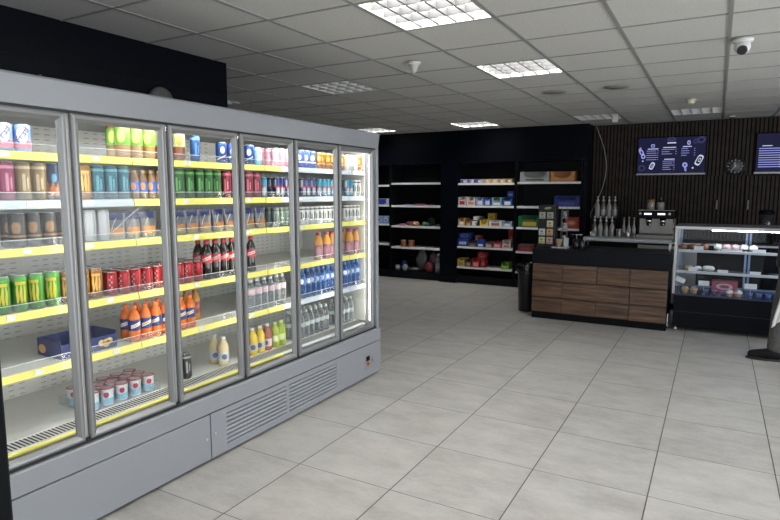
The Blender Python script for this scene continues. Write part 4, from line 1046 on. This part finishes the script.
for x, c, l in ((-.085, C(.34, .30, .25), 'beige paper cup stack with a brown rim on top of the coffee machine'), (.035, C(.27, .27, .27), 'grey cup stack on top of the coffee machine')):
    o = MB().lathe([(.036, 0), (.048, .005), (.048, .1), (.044, .105), (.048, .11)], 18).build('cup_stack', c, None, (-.70+x, 8.68, BZ+.4065))
    MB().lathe([(.046, .1105), (.05, .113), (.05, .145)] if x < 0 else [(.02, .1105), (.022, .16), (.012, .185)], 18).build('rim', C(.28, .13, .06) if x < 0 else D, o)
    tag(o, l, 'cups')
# dark blender jug to the right
t = thing('blender', 'black blender with a grey jug below the second menu screen', 'blender', (.555, 8.70, BZ))
MB().lathe([(.085, 0), (.088, .01), (.075, .14), (.06, .16)], 20).build('base', BLACK, t)
MB().lathe([(.055, .161), (.075, .19), (.085, .38)], 20).build('jug', clearplastic('smoky_jug', (.03, .03, .035), .7), t)
MB().lathe([(.087, .381), (.088, .41), (.06, .43)], 20).build('lid', BLACK, t)
# tea stand on the counter
t = thing('tea_stand', 'tall black tea display stand with eight coloured tea boxes', 'display stand', (-1.86, 7.34, .8725))
MB().box(-.108, .108, 0, .15, 0, .53, bev=.003).build('case', mat('stand_black', (.010, .011, .012), .4), t)
b = MB(); b.add([(.042*math.cos(a)+.012, -.001, .492+.015*math.sin(a)+.012*math.cos(a)*.4) for a in [2*PI*k/18 for k in range(18)]], [tuple(range(18))], 0)
b.box(-.012, .035, -.0016, -.0012, .489, .496, 1); b.build('logo', [C(.30, .42, .12), C(.03, .09, .03)], t)
TC = [[C(.46, .47, .46), C(.50, .33, .15)], [C(.36, .40, .16), C(.46, .28, .22)]]
colr = {(0, 0): C(.50, .52, .25), (0, 1): C(.48, .36, .30), (1, 0): C(.50, .54, .54), (1, 1): C(.58, .34, .16), (2, 1): C(.55, .52, .30), (3, 0): C(.34, .38, .28), (3, 1): C(.34, .34, .30)}
for (j, i), c in colr.items():
    x = -.052+i*.098; z = .045+j*.105
    bx_ = MB().box(x-.037, x+.037, -.022, -.0005, z, z+.082, 0, bev=.002)
    bx_.add([(x+.017*math.cos(a), -.0226, z+.05+.014*math.sin(a)) for a in [2*PI*k/10 for k in range(10)]], [tuple(range(10))], 1).box(x-.022, x+.022, -.0226, -.0221, z+.012, z+.024, 1)
    o = bx_.build('tea_box', [c, C(*[v*.35 for v in c.node_tree.nodes['Principled BSDF'].inputs['Base Color'].default_value[:3]])], None, (-1.86, 7.34, .8725))
    tag(o, '%s tea box in the %s row of the black tea stand' % (['left hand', 'right hand'][i], ['lowest', 'second lowest', 'third lowest', 'top'][j]), 'tea box', 'tea boxes in the stand')
# bits on the counter beside the stand
t = thing('cup_dispenser', 'tall clear cup rack with stacked lids beside the tea stand', 'rack', (-1.665, 7.46, .8725))
b = MB()
for x in (-.035, .035):
    for y in (-.03, .03): b.tube([(x, y, 0), (x, y, .50)], .003, 6)
for z in (.01, .2, .36, .495): b.box(-.038, .038, -.033, .033, z, z+.004)
b.build('frame', mat('rack_wire', (.28, .28, .28), .3, .7), t)
for z, h_ in ((.016, .13), (.206, .10), (.366, .09)):
    MB().lathe([(.024, z), (.030, z+h_)], 16).build('lid_stack', clearplastic('cup_plastic', (.42, .42, .42), .4), t)
o = tag(MB().lathe([(.028, 0), (.042, .09), (.044, .092)], 18).build('paper_cup', C(.45, .33, .22), None, (-1.69, 7.30, .891)), 'tan paper cup standing in the tray beside the tea stand', 'cup')
tag(MB().box(-1.76, -1.57, 7.22, 7.37, .8728, .8898, bev=.003).build('counter_tray', mat('tray_white', (.45, .45, .43), .4)), 'small white tray on the counter with the tan cup on it', 'tray')
tag(MB().box(-1.625, -1.575, 7.27, 7.33, .8908, 1.0, bev=.003).build('carton', C(.40, .46, .52)), 'white and pale blue carton standing on the small tray', 'carton')
t = thing('utensil_holder', 'black utensil holder with a metal crossbar on the counter', 'holder', (-1.50, 7.42, .8725))
MB().lathe([(.045, 0), (.048, .005), (.048, .11)], 18).build('cup', D, t)
b = MB(); b.tube([(0, 0, .01), (0, 0, .17)], .005, 6); b.tube([(-.07, 0, .165), (.07, 0, .165)], .005, 6); b.build('crossbar', STEEL, t)
tag(MB().lathe([(.03, 0), (.032, .004), (.032, .07), (.02, .085), (.02, .10)], 16).build('jar', mat('dark_jar', (.02, .02, .022), .25), None, (-1.425, 7.38, .8732)), 'small black jar on the counter at the left end of the ledge', 'jar')
# waste bin
t = thing('waste_bin', 'tall black waste bin with a bin bag beside the wooden counter', 'bin', (-2.13, 7.48, 0))
b = MB(); b.lathe([(.095, 0), (.103, .006), (.122, .55), (.124, .585), (.120, .586), (.114, .56)], 28, cap1=False); b.build('body', mat('bin_plastic', (.010, .011, .013), .35), t)
b = MB(); rnd = random.Random(4); n = 36
rows_ = [(.1145, .55, 0), (.117, .61, .004), (.123, .628, .005), (.132, .622, .005), (.133, .56, .006), (.1305, .515, .007)]
for rr, z, am in rows_:
    for k in range(n): a = 2*PI*k/n; r_ = rr+am*(.5+.5*math.sin(k*2.3+z*40)); b.v.append((r_*math.cos(a), r_*math.sin(a), z+am*math.sin(k*1.7)))
for i in range(len(rows_)-1):
    for k in range(n): b.f.append((i*n+k, i*n+(k+1) % n, (i+1)*n+(k+1) % n, (i+1)*n+k)); b.m.append(0); b.sm.append(True)
b.build('bin_bag', mat('bin_bag', (.013, .013, .014), .22), t)
# ------------------------------------------------------------------ pastry display case
DC = thing('display_case', 'black based glass pastry display case with steel frame', 'display case', (-.385, 7.2, 0))
DL = 1.45; DD = .62
MB().box(.02, DL, .01, DD, .055, .412, bev=.004).build('base', mat('case_black', (.003, .0038, .0065), .4, spec=.1), DC)
MB().box(.02, DL, .006, .0099, .225, .229).build('base_seam', RUBBER, DC)
for x in (.05, DL-.05):
    for y in (.05, DD-.05): MB().lathe([(.022, 0), (.022, .035), (.012, .04), (.012, .055)], 12, M=Matrix.Translation((x, y, 0))).build('foot', STEEL, DC)
MB().box(0, DL+.01, 0, DD, .413, .428).build('deck', mat('deck_blue_black', (.02, .03, .07), .25), DC)
CS = mat('case_steel', (.42, .42, .42), .32, .7)
for x in (.0, DL-.02):
    for y in (.0, DD-.03): MB().box(x, x+.026, y, y+.026, .428, 1.155).build('post', CS, DC)
MB().box(-.004, DL+.014, -.006, DD+.004, 1.155, 1.192, bev=.004).build('top', CS, DC)
MB().box(.027, DL-.022, .004, .009, .43, 1.154).build('front_glass', CASEGLASS, DC)
for x in (.004, DL): MB().box(x, x+.005, .03, DD-.035, .43, 1.154).build('side_glass', CASEGLASS, DC)
for (a, c, y) in ((.03, .76, DD-.012), (.70, DL-.022, DD-.022)):
    s = MB(); 
    for x in (a, c-.022): s.box(x, x+.022, y, y+.008, .43, 1.15)
    for z in (.43, 1.128): s.box(a, c, y, y+.008, z, z+.022)
    s.build('sliding_door', mat('blue_steel', (.20, .26, .36), .3, .6), DC)
for z in (.918, .680):
    s = MB().box(.03, DL-.025, .045, DD-.05, z, z+.008).build('glass_shelf', CASEGLASS, DC)
    MB().box(.028, DL-.023, .034, .0445, z-.018, z+.012, bev=.003).build('front_rail', mat('rail_pale', (.5, .5, .5), .35), s)
MB().box(.36, DL-.03, .012, .030, 1.147, 1.1545).build('lamp_strip', emit('case_lamp', (.80, .90, 1), 34.0), DC)
def bun(name, x, y, z, sx, sy, sz, m, label, cat, rz=0.0, ridges=0, bend=0.0):
    b = MB(); n, q = 20, 9; vs = []
    for i in range(q+1):
        t_ = -1+2*i/q
        for k in range(n):
            a = 2*PI*k/n; rr = math.sqrt(max(.0009, 1-t_*t_)) ** .8
            if ridges: rr *= 1+.10*math.cos(t_*ridges*PI)
            vs.append((sx/2*t_, sy/2*rr*math.cos(a)+bend*t_*t_, sz/2*max(-.8, rr*math.sin(a))+sz*.4))
    fs = [(i*n+k, (i+1)*n+k, (i+1)*n+(k+1) % n, i*n+(k+1) % n) for i in range(q) for k in range(n)]
    b.add(vs, fs, 0, True); b.f += [tuple(len(b.v)-(q+1)*n+k for k in range(n)), tuple(len(b.v)-n+k for k in reversed(range(n)))]; b.m += [0, 0]; b.sm += [True, True]
    o = b.build(name, m, None, (x, y, z+.0008)); o.rotation_euler = (0, 0, rz); return tag(o, label, cat)
BR = mat('baked_brown', (.26, .11, .035), .45, noise=.35, nscale=30); BRP = mat('baked_pale', (.50, .34, .17), .5, noise=.3, nscale=30)
IC = mat('icing_white', (.72, .70, .66), .35); PK = mat('icing_pink', (.60, .40, .38), .4, noise=.2); CH = mat('chocolate', (.05, .02, .012), .3); GRN = mat('icing_pale_green', (.66, .65, .57), .4)
Z1, Z2, Z3 = .926, .688, .428
for k, x in enumerate((-.305, -.205, -.10)): bun('croissant', x, 7.36, Z1, .10, .06, .06 + .006*k, BR, 'brown croissant on the upper glass shelf, %s from the steel post' % ORD[k], 'pastry', .5-.4*k, 5, .02)
for k, (x, m, l) in enumerate(((.04, GRN, 'pale iced roll, first of the iced rolls'), (.125, PK, 'pink iced roll with dark base, second of the iced rolls'), (.205, PK, 'pinkish roll in the middle of the iced rolls'), (.287, IC, 'white iced roll with a dark base, fourth of the iced rolls'), (.375, IC, 'white iced roll at the end of the iced rolls'))):
    o = bun('iced_roll', x, 7.36, Z1+.001, .082, .09, .078, m, l+', upper glass shelf', 'pastry', .1*k)
    b2 = bun('dough', 0, 0, -.001, .078, .085, .04, CH if k in (1, 3) else BRP, '', ''); del b2['label']; del b2['category']; b2.parent = o
bun('filled_roll', -.235, 7.36, Z2, .10, .07, .055, BRP, 'brown filled roll on the lower glass shelf near the steel post', 'pastry', .2, 3)
bun('filled_roll', -.145, 7.40, Z2, .08, .07, .05, IC, 'white dusted roll on the lower glass shelf, beside the brown roll', 'pastry', .2)
bun('iced_roll', -.04, 7.37, Z2, .13, .075, .062, GRN, 'long pale iced roll on the lower glass shelf', 'pastry', -.15)
def muffin(x, y, m, label):
    o = MB().lathe([(.024, 0), (.026, .002), (.035, .036)], 20).build('muffin', mat('paper_case', (.35, .22, .12), .6), None, (x, y, Z3+.0008))
    MB().lathe([(.036, .0365), (.041, .046), (.034, .066), (.015, .077), (.001, .079)], 20).build('crown', m, o)
    tag(o, label, 'muffin', 'muffins on the case floor')
muffin(-.26, 7.30, BRP, 'brown muffin on the case floor, first from the steel post'); muffin(-.17, 7.30, BRP, 'brown muffin on the case floor, second from the steel post')
muffin(.175, 7.28, IC, 'white topped muffin on the case floor, nearer the steel post'); muffin(.26, 7.28, IC, 'white topped muffin on the case floor, nearer the standing person')
def card(x, y, z, label, w=.09, h=.045, stem=0.0, rot=0.0, lines=True):
    t_ = thing('price_card', label, 'card', (x, y, z), 0)
    b = MB(); M_ = Matrix.Rotation(rot, 4, 'Y')
    b.box(-w/2, w/2, 0, .002, stem, stem+h, 0, M=Matrix.Translation((0, 0, stem)) @ M_ @ Matrix.Translation((0, 0, -stem)))
    b.build('card', C(.72, .72, .70), t_)
    if stem: 
        p = MB(); p.tube([(0, .004, 0), (0, .004, stem+.01)], .002, 6); p.lathe([(.016, 0), (.016, .003)], 12, M=Matrix.Translation((0, .004, 0))); p.build('holder', STEEL, t_)
card(-.145, 7.2275, .9305, 'white price card clipped on the upper shelf rail below the croissants', h=.042)
card(.17, 7.2275, .9305, 'long white price card on the upper shelf rail below the iced rolls', w=.2, h=.022)
card(.42, 7.2275, .9305, 'white price card on the upper shelf rail near the person', w=.12, h=.03)
card(-.19, 7.2275, .6925, 'white price card on the lower shelf rail below the rolls', h=.042)
card(.10, 7.2275, .6925, 'pale price card on the lower shelf rail under the blue steel door post', w=.10, h=.03)
card(.40, 7.2275, .6925, 'pale price card on the lower shelf rail near the person', w=.10, h=.03)
card(-.32, 7.262, Z3+.001, 'tilted white price card by the steel post on the case floor', w=.10, h=.055, stem=.125, rot=.4)
card(-.075, 7.27, Z3+.001, 'upright white price card on a stem in the middle of the case floor', w=.105, h=.055, stem=.10)
card(.37, 7.27, Z3+.001, 'white price card on a stem on the case floor near the person', w=.115, h=.055, stem=.10)
o = carton('pastry_box', .0, .26, Z3, .125, 7.56, .12, [C(.33, .05, .07), C(.55, .42, .44), C(.3, .05, .06)], 'red box with a white swirl at the rear of the case floor', print_='oval')
for k in range(9):
    x = -.05+k*.085
    if abs(x-.175) < .04 or abs(x-.26) < .04: continue
    tag(MB().lathe([(.024, 0), (.028, .028), (.030, .03)], 14).build('dessert_cup', clearplastic('dessert_plastic', (.25, .33, .6), .45), None, (x, 7.42, Z3+.0008)), 'small clear dessert cup on the case floor, %s in the row from the steel post' % ORD[k], 'cup', 'clear dessert cups on the case floor')
# ------------------------------------------------------------------ menu screens, clock
LAV = emit('menu_lavender', (.40, .43, 1.0), .5); LAVW = emit('menu_white', (.75, .78, 1.0), .5); SCR = emit('menu_screen', (.020, .022, .075), .30); DIMV = emit('menu_dim', (.06, .06, .17), .4)
SILV = mat('bezel_silver', (.30, .30, .31), .35, .6)
def tv(x0, x1, z0, z1, label):
    t = thing('menu_screen', label, 'screen', ((x0+x1)/2, 9.555, z0), 0)
    w, h = x1-x0, z1-z0
    MB().box(-w/2, w/2, -.02, .012, 0, h, bev=.004).build('case', BLACK, t)
    MB().box(-w/2, w/2, -.024, -.0205, -.004, .02).build('lower_bezel', SILV, t)
    MB().box(-.06, .06, .012, .024, h*.3, h*.7).build('wall_bracket', BLACK, t)
    s = MB().box(-w/2+.012, w/2-.012, -.0225, -.0205, .022, h-.012).build('screen', SCR, t)
    return t, s, w, h
def B_TXT(b, s): b.build('lettering', [LAV, LAVW], s)
def ui(w, h):
    Y = -.0231
    def P(u, v): return (-w/2+.012+u*(w-.024), .022+(1-v)*(h-.034))
    def bar(b, u0, u1, v, th, mi=0):
        a, c = P(u0, v), P(u1, v); b.add([(a[0], Y, a[1]-th/2), (c[0], Y, a[1]-th/2), (c[0], Y, a[1]+th/2), (a[0], Y, a[1]+th/2)], [(0, 1, 2, 3)], mi)
    def ring(b, u, v, ru, rv, ang=0.0, fat=.35, mi=0, n=20, power=1.0):
        c = P(u, v); vs = []
        for k in range(n):
            a = 2*PI*k/n; ca, sa = math.cos(a), math.sin(a)
            ca, sa = math.copysign(abs(ca)**power, ca), math.copysign(abs(sa)**power, sa)
            for s in (1, 1-fat):
                x, z = ru*s*ca, rv*s*sa
                vs.append((c[0]+x*math.cos(ang)-z*math.sin(ang), Y-.0001, c[1]+x*math.sin(ang)+z*math.cos(ang)))
        b.add(vs, [(2*k, 2*((k+1) % n), 2*((k+1) % n)+1, 2*k+1) for k in range(n)], mi)
    def block(b, u0, u1, v0, rows, pr, rnd, dv=.075):
        bar(b, u0+.02, u1, v0, .011, 1)
        for k in range(rows):
            bar(b, u0, u0+(u1-u0)*rnd.uniform(.55, .95), v0+dv*(k+.9), .007, 0); bar(b, pr, pr+.018, v0+dv*(k+.9), .007, 0)
    return bar, ring, block
t, s, w, h = tv(-1.09, -.17, 1.82, 2.372, 'wall menu screen with drawings, left of the clock')
bar, ring, block = ui(w, h); rnd = random.Random(5); b = MB()
block(b, .13, .31, .31, 5, .295, rnd, .062); block(b, .36, .57, .28, 3, .565, rnd, .062); block(b, .385, .56, .61, 5, .545, rnd, .058); block(b, .65, .80, .27, 4, .835, rnd, .062)
bar(b, .44, .57, .155, .016, 1); B_TXT(b, s)
b = MB()
ring(b, .50, .09, .03, .02, 0, .9, 1); ring(b, .50, .06, .06, .035, 0, .5, 1)
ring(b, .225, .225, .026, .022, 0, .45, 0, power=.6); bar(b, .2, .25, .185, .006)
ring(b, .055, .40, .028, .055, .5, .55, 0); ring(b, .085, .52, .03, .035, 0, .5, 0); ring(b, .03, .31, .013, .03, -.4, .6, 0)
ring(b, .755, .165, .022, .032, 0, .6, 0, power=.7)
ring(b, .915, .655, .038, .078, -.45, .28, 2, power=.55); ring(b, .92, .65, .015, .03, -.45, .4, 2, power=.7); 
ring(b, .225, .79, .03, .055, -.4, .35, 2, power=.6); ring(b, .23, .79, .012, .026, -.4, .6, 0)
ring(b, .715, .78, .035, .04, .4, .6, 0, n=8); ring(b, .725, .9, .014, .03, .2, .6, 0); ring(b, .83, .865, .012, .012, 0, .9, 2); ring(b, .08, .65, .01, .01, 0, .9, 2)
ring(b, .07, .85, .05, .05, .6, .4, 1, n=9); ring(b, .93, .1, .06, .05, .3, .5, 1, n=9); ring(b, .85, .13, .03, .04, -.3, .5, 1, n=7)
b.build('print', [LAV, DIMV, LAVW], s)
b = MB(); 
for k in range(5): bar(b, .0+.07*k, .07+.07*k, .06+.022*k, .02-.002*k, 0)
t, s, w, h = tv(.425, 1.345, 1.82, 2.372, 'wall menu screen cut by the right edge of the view')
bar, ring, block = ui(w, h); b = MB(); rnd = random.Random(9)
block(b, .05, .20, .32, 0, .3, rnd)
for k in range(9): bar(b, .03, .33+rnd.uniform(0, .12), .39+k*.06, .011, 0); bar(b, .30, .34, .39+k*.06, .010, 1)
block(b, .5, .75, .32, 6, .9, rnd); bar(b, .38, .62, .14, .02, 1); B_TXT(b, s)
t = thing('wall_clock', 'round dark wall clock between the two menu screens', 'clock', (.196, 9.574, 1.925)); 
Mc = Matrix.Rotation(PI/2, 4, 'X')
MB().lathe([(.108, -.004), (.122, -.004), (.126, .012), (.118, .024), (.108, .024), (.105, .014)], 36, M=Mc, cap1=False).build('rim', mat('clock_rim', (.012, .012, .012), .3), t)
MB().lathe([(.001, .010), (.107, .0095)], 36, M=Mc, cap0=False).build('face', mat('clock_face', (.15, .15, .155), .5), t)
HND = C(.62, .62, .6); b = MB()
for k in range(12):
    a = 2*PI*k/12
    b.box(-.0035 if k % 3 else -.005, .0035 if k % 3 else .005, -.0125, -.0115, .078, .096, 0, M=Matrix.Rotation(a, 4, 'Y'))
b.build('hour_marks', HND, t)
MB().box(-.004, .004, -.0145, -.0130, -.012, .058, M=Matrix.Rotation(math.radians(-8), 4, 'Y')).build('hour_hand', HND, t)
MB().box(-.003, .003, -.0165, -.0150, -.015, .082, M=Matrix.Rotation(math.radians(218), 4, 'Y')).build('minute_hand', HND, t)
# ------------------------------------------------------------------ the person at the right edge
def skin(name, chains, m, parent=None, sub=2, extra=None):
    """grow one smooth surface round joined chains of (x, y, z, radius[, radius2])"""
    vs, es, rs, ids = [], [], [], {}
    for ch in chains:
        prev = None
        for p in ch:
            key = tuple(round(q, 4) for q in p[:3])
            if key not in ids: ids[key] = len(vs); vs.append(p[:3]); rs.append((p[3], p[4] if len(p) > 4 else p[3]))
            if prev is not None: es.append((prev, ids[key]))
            prev = ids[key]
    me = bpy.data.meshes.new(name); me.from_pydata(vs, es, [])
    o = bpy.data.objects.new(name, me); COL.objects.link(o)
    md = o.modifiers.new('skin', 'SKIN'); md.use_smooth_shade = True
    if not me.skin_vertices:
        me.attributes.new(name='skin', type='FLOAT', domain='POINT') if False else None
    lay = me.skin_vertices[0].data if me.skin_vertices else None
    if lay:
        for i, r_ in enumerate(rs): lay[i].radius = r_; lay[i].use_root = (i == 0)
    ms = o.modifiers.new('sub', 'SUBSURF'); ms.levels = sub; ms.render_levels = sub
    bpy.context.view_layer.update()
    nm = bpy.data.meshes.new_from_object(o.evaluated_get(bpy.context.evaluated_depsgraph_get()))
    o.modifiers.clear(); o.data = nm; bpy.data.meshes.remove(me); nm.name = name
    nm.materials.clear(); nm.materials.append(m)
    for p in nm.polygons: p.use_smooth = True
    if parent: o.parent = parent
    return o
SKINM = mat('skin', (.42, .24, .16), .5); TROU = mat('grey_trousers', (.075, .075, .072), .85, noise=.25, nscale=40, bump=.3)
TOP = mat('black_top', (.010, .010, .011), .8); SHOE = mat('black_shoe', (.005, .005, .006), .55, spec=.2); HAIR = mat('dark_hair', (.015, .010, .008), .6)
PR = thing('person', 'person in grey trousers and black shoes standing by the display case, holding a white cloth', 'person', (0, 0, 0))
def hand(w, d, side):
    """palm, four curled fingers and a thumb; w wrist, d = direction of the hand (unit)"""
    w = Vector(w); d = Vector(d).normalized(); s = Vector((0, 1, 0)); n = d.cross(s).normalized(); out = []
    palm = w+d*.085
    out.append([(*w, .027, .022), (*(w+d*.045), .034, .020), (*palm, .036, .018)])
    for k, (L_, o_) in enumerate(((.066, .027), (.075, .009), (.070, -.009), (.055, -.026))):
        a = palm+s*o_; q = [a]
        for t_, cur in ((.45, .25), (.75, .7), (1.0, 1.1)): q.append(a+d*L_*t_*(1-.12*cur)-n*L_*.32*cur*side)
        out.append([(*palm, .036, .018)]+[(*p, .0088-.0008*i) for i, p in enumerate(q)])
    th = w+d*.03+s*.03
    out.append([(*(w+d*.045), .034, .020), (*th, .011), (*(th+d*.03+s*.018-n*.01*side), .0098), (*(th+d*.055+s*.016-n*.028*side), .0085)])
    return out
yl, yr = 6.335, 6.53
chains = [[(.66, 6.43, .95, .10, .12), (.655, 6.43, 1.08, .095, .115), (.655, 6.43, 1.24, .105, .135), (.665, 6.43, 1.38, .09, .135), (.668, 6.43, 1.45, .060), (.660, 6.43, 1.52, .056), (.638, 6.43, 1.575, .082, .068), (.632, 6.43, 1.65, .108, .086), (.637, 6.43, 1.715, .098, .084), (.64, 6.43, 1.75, .055, .05)]]
legL = [(.625, yl+.03, .86, .085), (.60, yl, .68, .072), (.575, yl, .48, .055), (.585, yl, .34, .056), (.572, yl, .14, .040), (.56, yl, .07, .038)]
legR = [(.70, yr-.02, .86, .085), (.72, yr, .68, .072), (.73, yr, .48, .055), (.76, yr, .34, .056), (.785, yr, .14, .040), (.78, yr, .07, .038)]
chains += [[(.66, 6.43, .95, .10, .12)]+legL, [(.66, 6.43, .95, .10, .12)]+legR]
for yy, leg in ((yl, legL), (yr, legR)): chains.append([leg[-1], (leg[-1][0]-.09, yy, .045, .034, .030), (leg[-1][0]-.18, yy, .035, .024, .036)])
sh = (.665, 6.43, 1.38, .09, .135)
armL = [(.67, 6.27, 1.39, .052), (.675, 6.225, 1.27, .044), (.675, 6.20, 1.10, .037), (.66, 6.22, .98, .034), (.645, 6.26, .86, .024)]
armR = [(.67, 6.59, 1.39, .052), (.68, 6.63, 1.27, .044), (.69, 6.65, 1.10, .037), (.66, 6.66, .97, .034), (.625, 6.66, .86, .024)]
chains += [[sh]+armL, [sh]+armR]
chains += hand(armL[-1][:3], (-.25, .03, -.95), 1)+hand(armR[-1][:3], (-.25, 0, -.95), 1)
# face: brow, nose, lips, chin
chains += [[(.632, 6.43, 1.65, .108, .086), (.552, 6.43, 1.645, .022), (.524, 6.43, 1.620, .016)], [(.638, 6.43, 1.575, .082, .068), (.575, 6.43, 1.555, .036)]]
body = skin('body', chains, SKINM, PR)
for s in (-1, 1):
    MB().lathe([(.0005, -.011), (.008, -.008), (.011, 0), (.008, .008), (.0005, .011)], 12, M=Matrix.Translation((.561, 6.43+s*.030, 1.662))).build('eye', C(.5, .5, .48), PR)
    MB().lathe([(.003, -.03), (.018, -.02), (.024, .004), (.016, .026), (.004, .03)], 12, M=Matrix.Translation((.648, 6.43+s*.080, 1.645)) @ Matrix.Diagonal((.9, .45, 1, 1))).build('ear', SKINM, PR)
MB().box(.538, .556, 6.405, 6.455, 1.585, 1.597, bev=.005).build('mouth', C(.34, .12, .10), PR)
skin('hair', [[(.685, 6.43, 1.575, .060, .066), (.672, 6.43, 1.65, .092, .096), (.655, 6.43, 1.725, .105, .098), (.600, 6.43, 1.752, .055, .07), (.57, 6.43, 1.74, .03, .055)]], HAIR, PR)
skin('trousers', [[(.66, 6.43, 1.05, .135, .155), (.66, 6.43, .96, .145, .165), (.66, 6.43, .90, .145, .165), (.635, yl+.035, .80, .103), (.605, yl, .66, .092), (.575, yl, .48, .083), (.575, yl, .32, .084), (.565, yl, .15, .086), (.560, yl, .075, .084)],
    [(.66, 6.43, .90, .145, .165), (.70, yr-.025, .80, .103), (.72, yr, .66, .092), (.73, yr, .48, .083), (.76, yr, .32, .084), (.785, yr, .15, .088), (.785, yr, .085, .085)]], TROU, PR)
skin('top', [[(.66, 6.43, .84, .165, .19), (.66, 6.43, .93, .158, .182), (.655, 6.43, 1.08, .14, .16), (.655, 6.43, 1.24, .142, .172), (.665, 6.43, 1.38, .118, .165), (.668, 6.43, 1.455, .078)],
    [(.665, 6.43, 1.38, .118, .165), (.67, 6.26, 1.39, .064), (.675, 6.22, 1.27, .057), (.675, 6.195, 1.10, .050), (.662, 6.215, .98, .043)],
    [(.665, 6.43, 1.38, .118, .165), (.67, 6.60, 1.39, .064), (.68, 6.635, 1.27, .057), (.69, 6.655, 1.10, .050), (.662, 6.66, .98, .043)]], TOP, PR)
for yy, x in ((yl, .56), (yr, .785)):
    skin('shoe', [[(x+.055, yy, .066, .058, .050), (x+.01, yy, .080, .068, .056), (x-.06, yy, .066, .058, .056), (x-.12, yy, .050, .042, .056), (x-.18, yy, .042, .032, .052), (x-.228, yy, .034, .022, .040)]], SHOE, PR)
    so = MB(); so.prism([(x+.085+0*k, yy) if False else (x-.078+.158*math.cos(2*PI*k/24), yy+(.042 if math.cos(2*PI*k/24) < 0 else .036)*math.sin(2*PI*k/24)) for k in range(24)], 'z', .0008, .022)
    so.build('sole', RUBBER, PR)
# white cloth hanging from the near hand
b = MB(); n, q = 8, 12; vs = []
for i in range(q+1):
    v = i/q; z = .80-.42*v; w_ = .02+.035*math.sin(min(1, v*1.3)*PI*.5)*(1-.35*v)
    for k in range(n+1):
        u_ = -1+2*k/n
        vs.append((.610-.072*v+u_*w_*.85+.004*math.sin(u_*7+v*5), 6.205+.010*math.sin(u_*6+v*3)+.006*v, z+(.045*(u_) if i == q else .02*u_*v)))
nv = len(vs); vs += [(x+.002, y+.004, zz) for x, y, zz in vs]
fs = [(i*(n+1)+k, i*(n+1)+k+1, (i+1)*(n+1)+k+1, (i+1)*(n+1)+k) for i in range(q) for k in range(n)]
fs += [tuple(nv+j for j in reversed(f_)) for f_ in fs]
b.add(vs, fs, 0, True)
tag(b.build('cloth', mat('white_cloth', (.62, .62, .60), .85)), 'white cloth hanging beside the grey trousers of the standing person', 'cloth')
# ------------------------------------------------------------------ daylight and camera
def area(name, loc, rot, sx, sy, energy, col=(1, 1, 1)):
    l = bpy.data.lights.new(name, 'AREA'); l.shape = 'RECTANGLE'; l.size = sx; l.size_y = sy; l.energy = energy; l.color = col
    o = bpy.data.objects.new(name, l); COL.objects.link(o); o.location = loc; o.rotation_euler = rot; return o
area('window_daylight', (.3, YA+.02, 1.35), (PI/2, 0, 0), 4.9, 2.0, 45, (.93, .97, 1))
area('side_window_daylight', (X1-.02, 2.7, 1.33), (PI/2, 0, PI/2), 7.6, 2.0, 155, (.93, .97, 1))  # stretched along with the unseen window to light more floor
w = bpy.data.worlds.new('World'); sc.world = w; w.use_nodes = True
bg = w.node_tree.nodes['Background']; st = w.node_tree.nodes.new('ShaderNodeTexSky'); st.sky_type = 'HOSEK_WILKIE'; st.sun_direction = (.3, -.5, .8)
w.node_tree.links.new(st.outputs[0], bg.inputs[0]); bg.inputs[1].default_value = .6

cam = bpy.data.cameras.new('Camera'); co = bpy.data.objects.new('Camera', cam); COL.objects.link(co)
yaw, pitch = -.5125, -.1183
f = Vector((math.sin(yaw)*math.cos(pitch), math.cos(yaw)*math.cos(pitch), math.sin(pitch)))
r = Vector((math.cos(yaw), -math.sin(yaw), 0)); u = r.cross(f)
co.matrix_world = Matrix(((r.x, u.x, -f.x, 0), (r.y, u.y, -f.y, 0), (r.z, u.z, -f.z, 1.575), (0, 0, 0, 1)))
cam.sensor_width = 36; cam.lens = 578.2/780*36; cam.clip_start = .05
sc.camera = co
sc.view_settings.view_transform = 'Standard'; sc.view_settings.look = 'None'
sc.view_settings.exposure = 0.5; sc.view_settings.gamma = 1.0; sc.view_settings.use_curve_mapping = False
try:
    sc.cycles.transparent_max_bounces = 32; sc.cycles.use_denoising = True; sc.cycles.max_bounces = 8
except Exception: pass
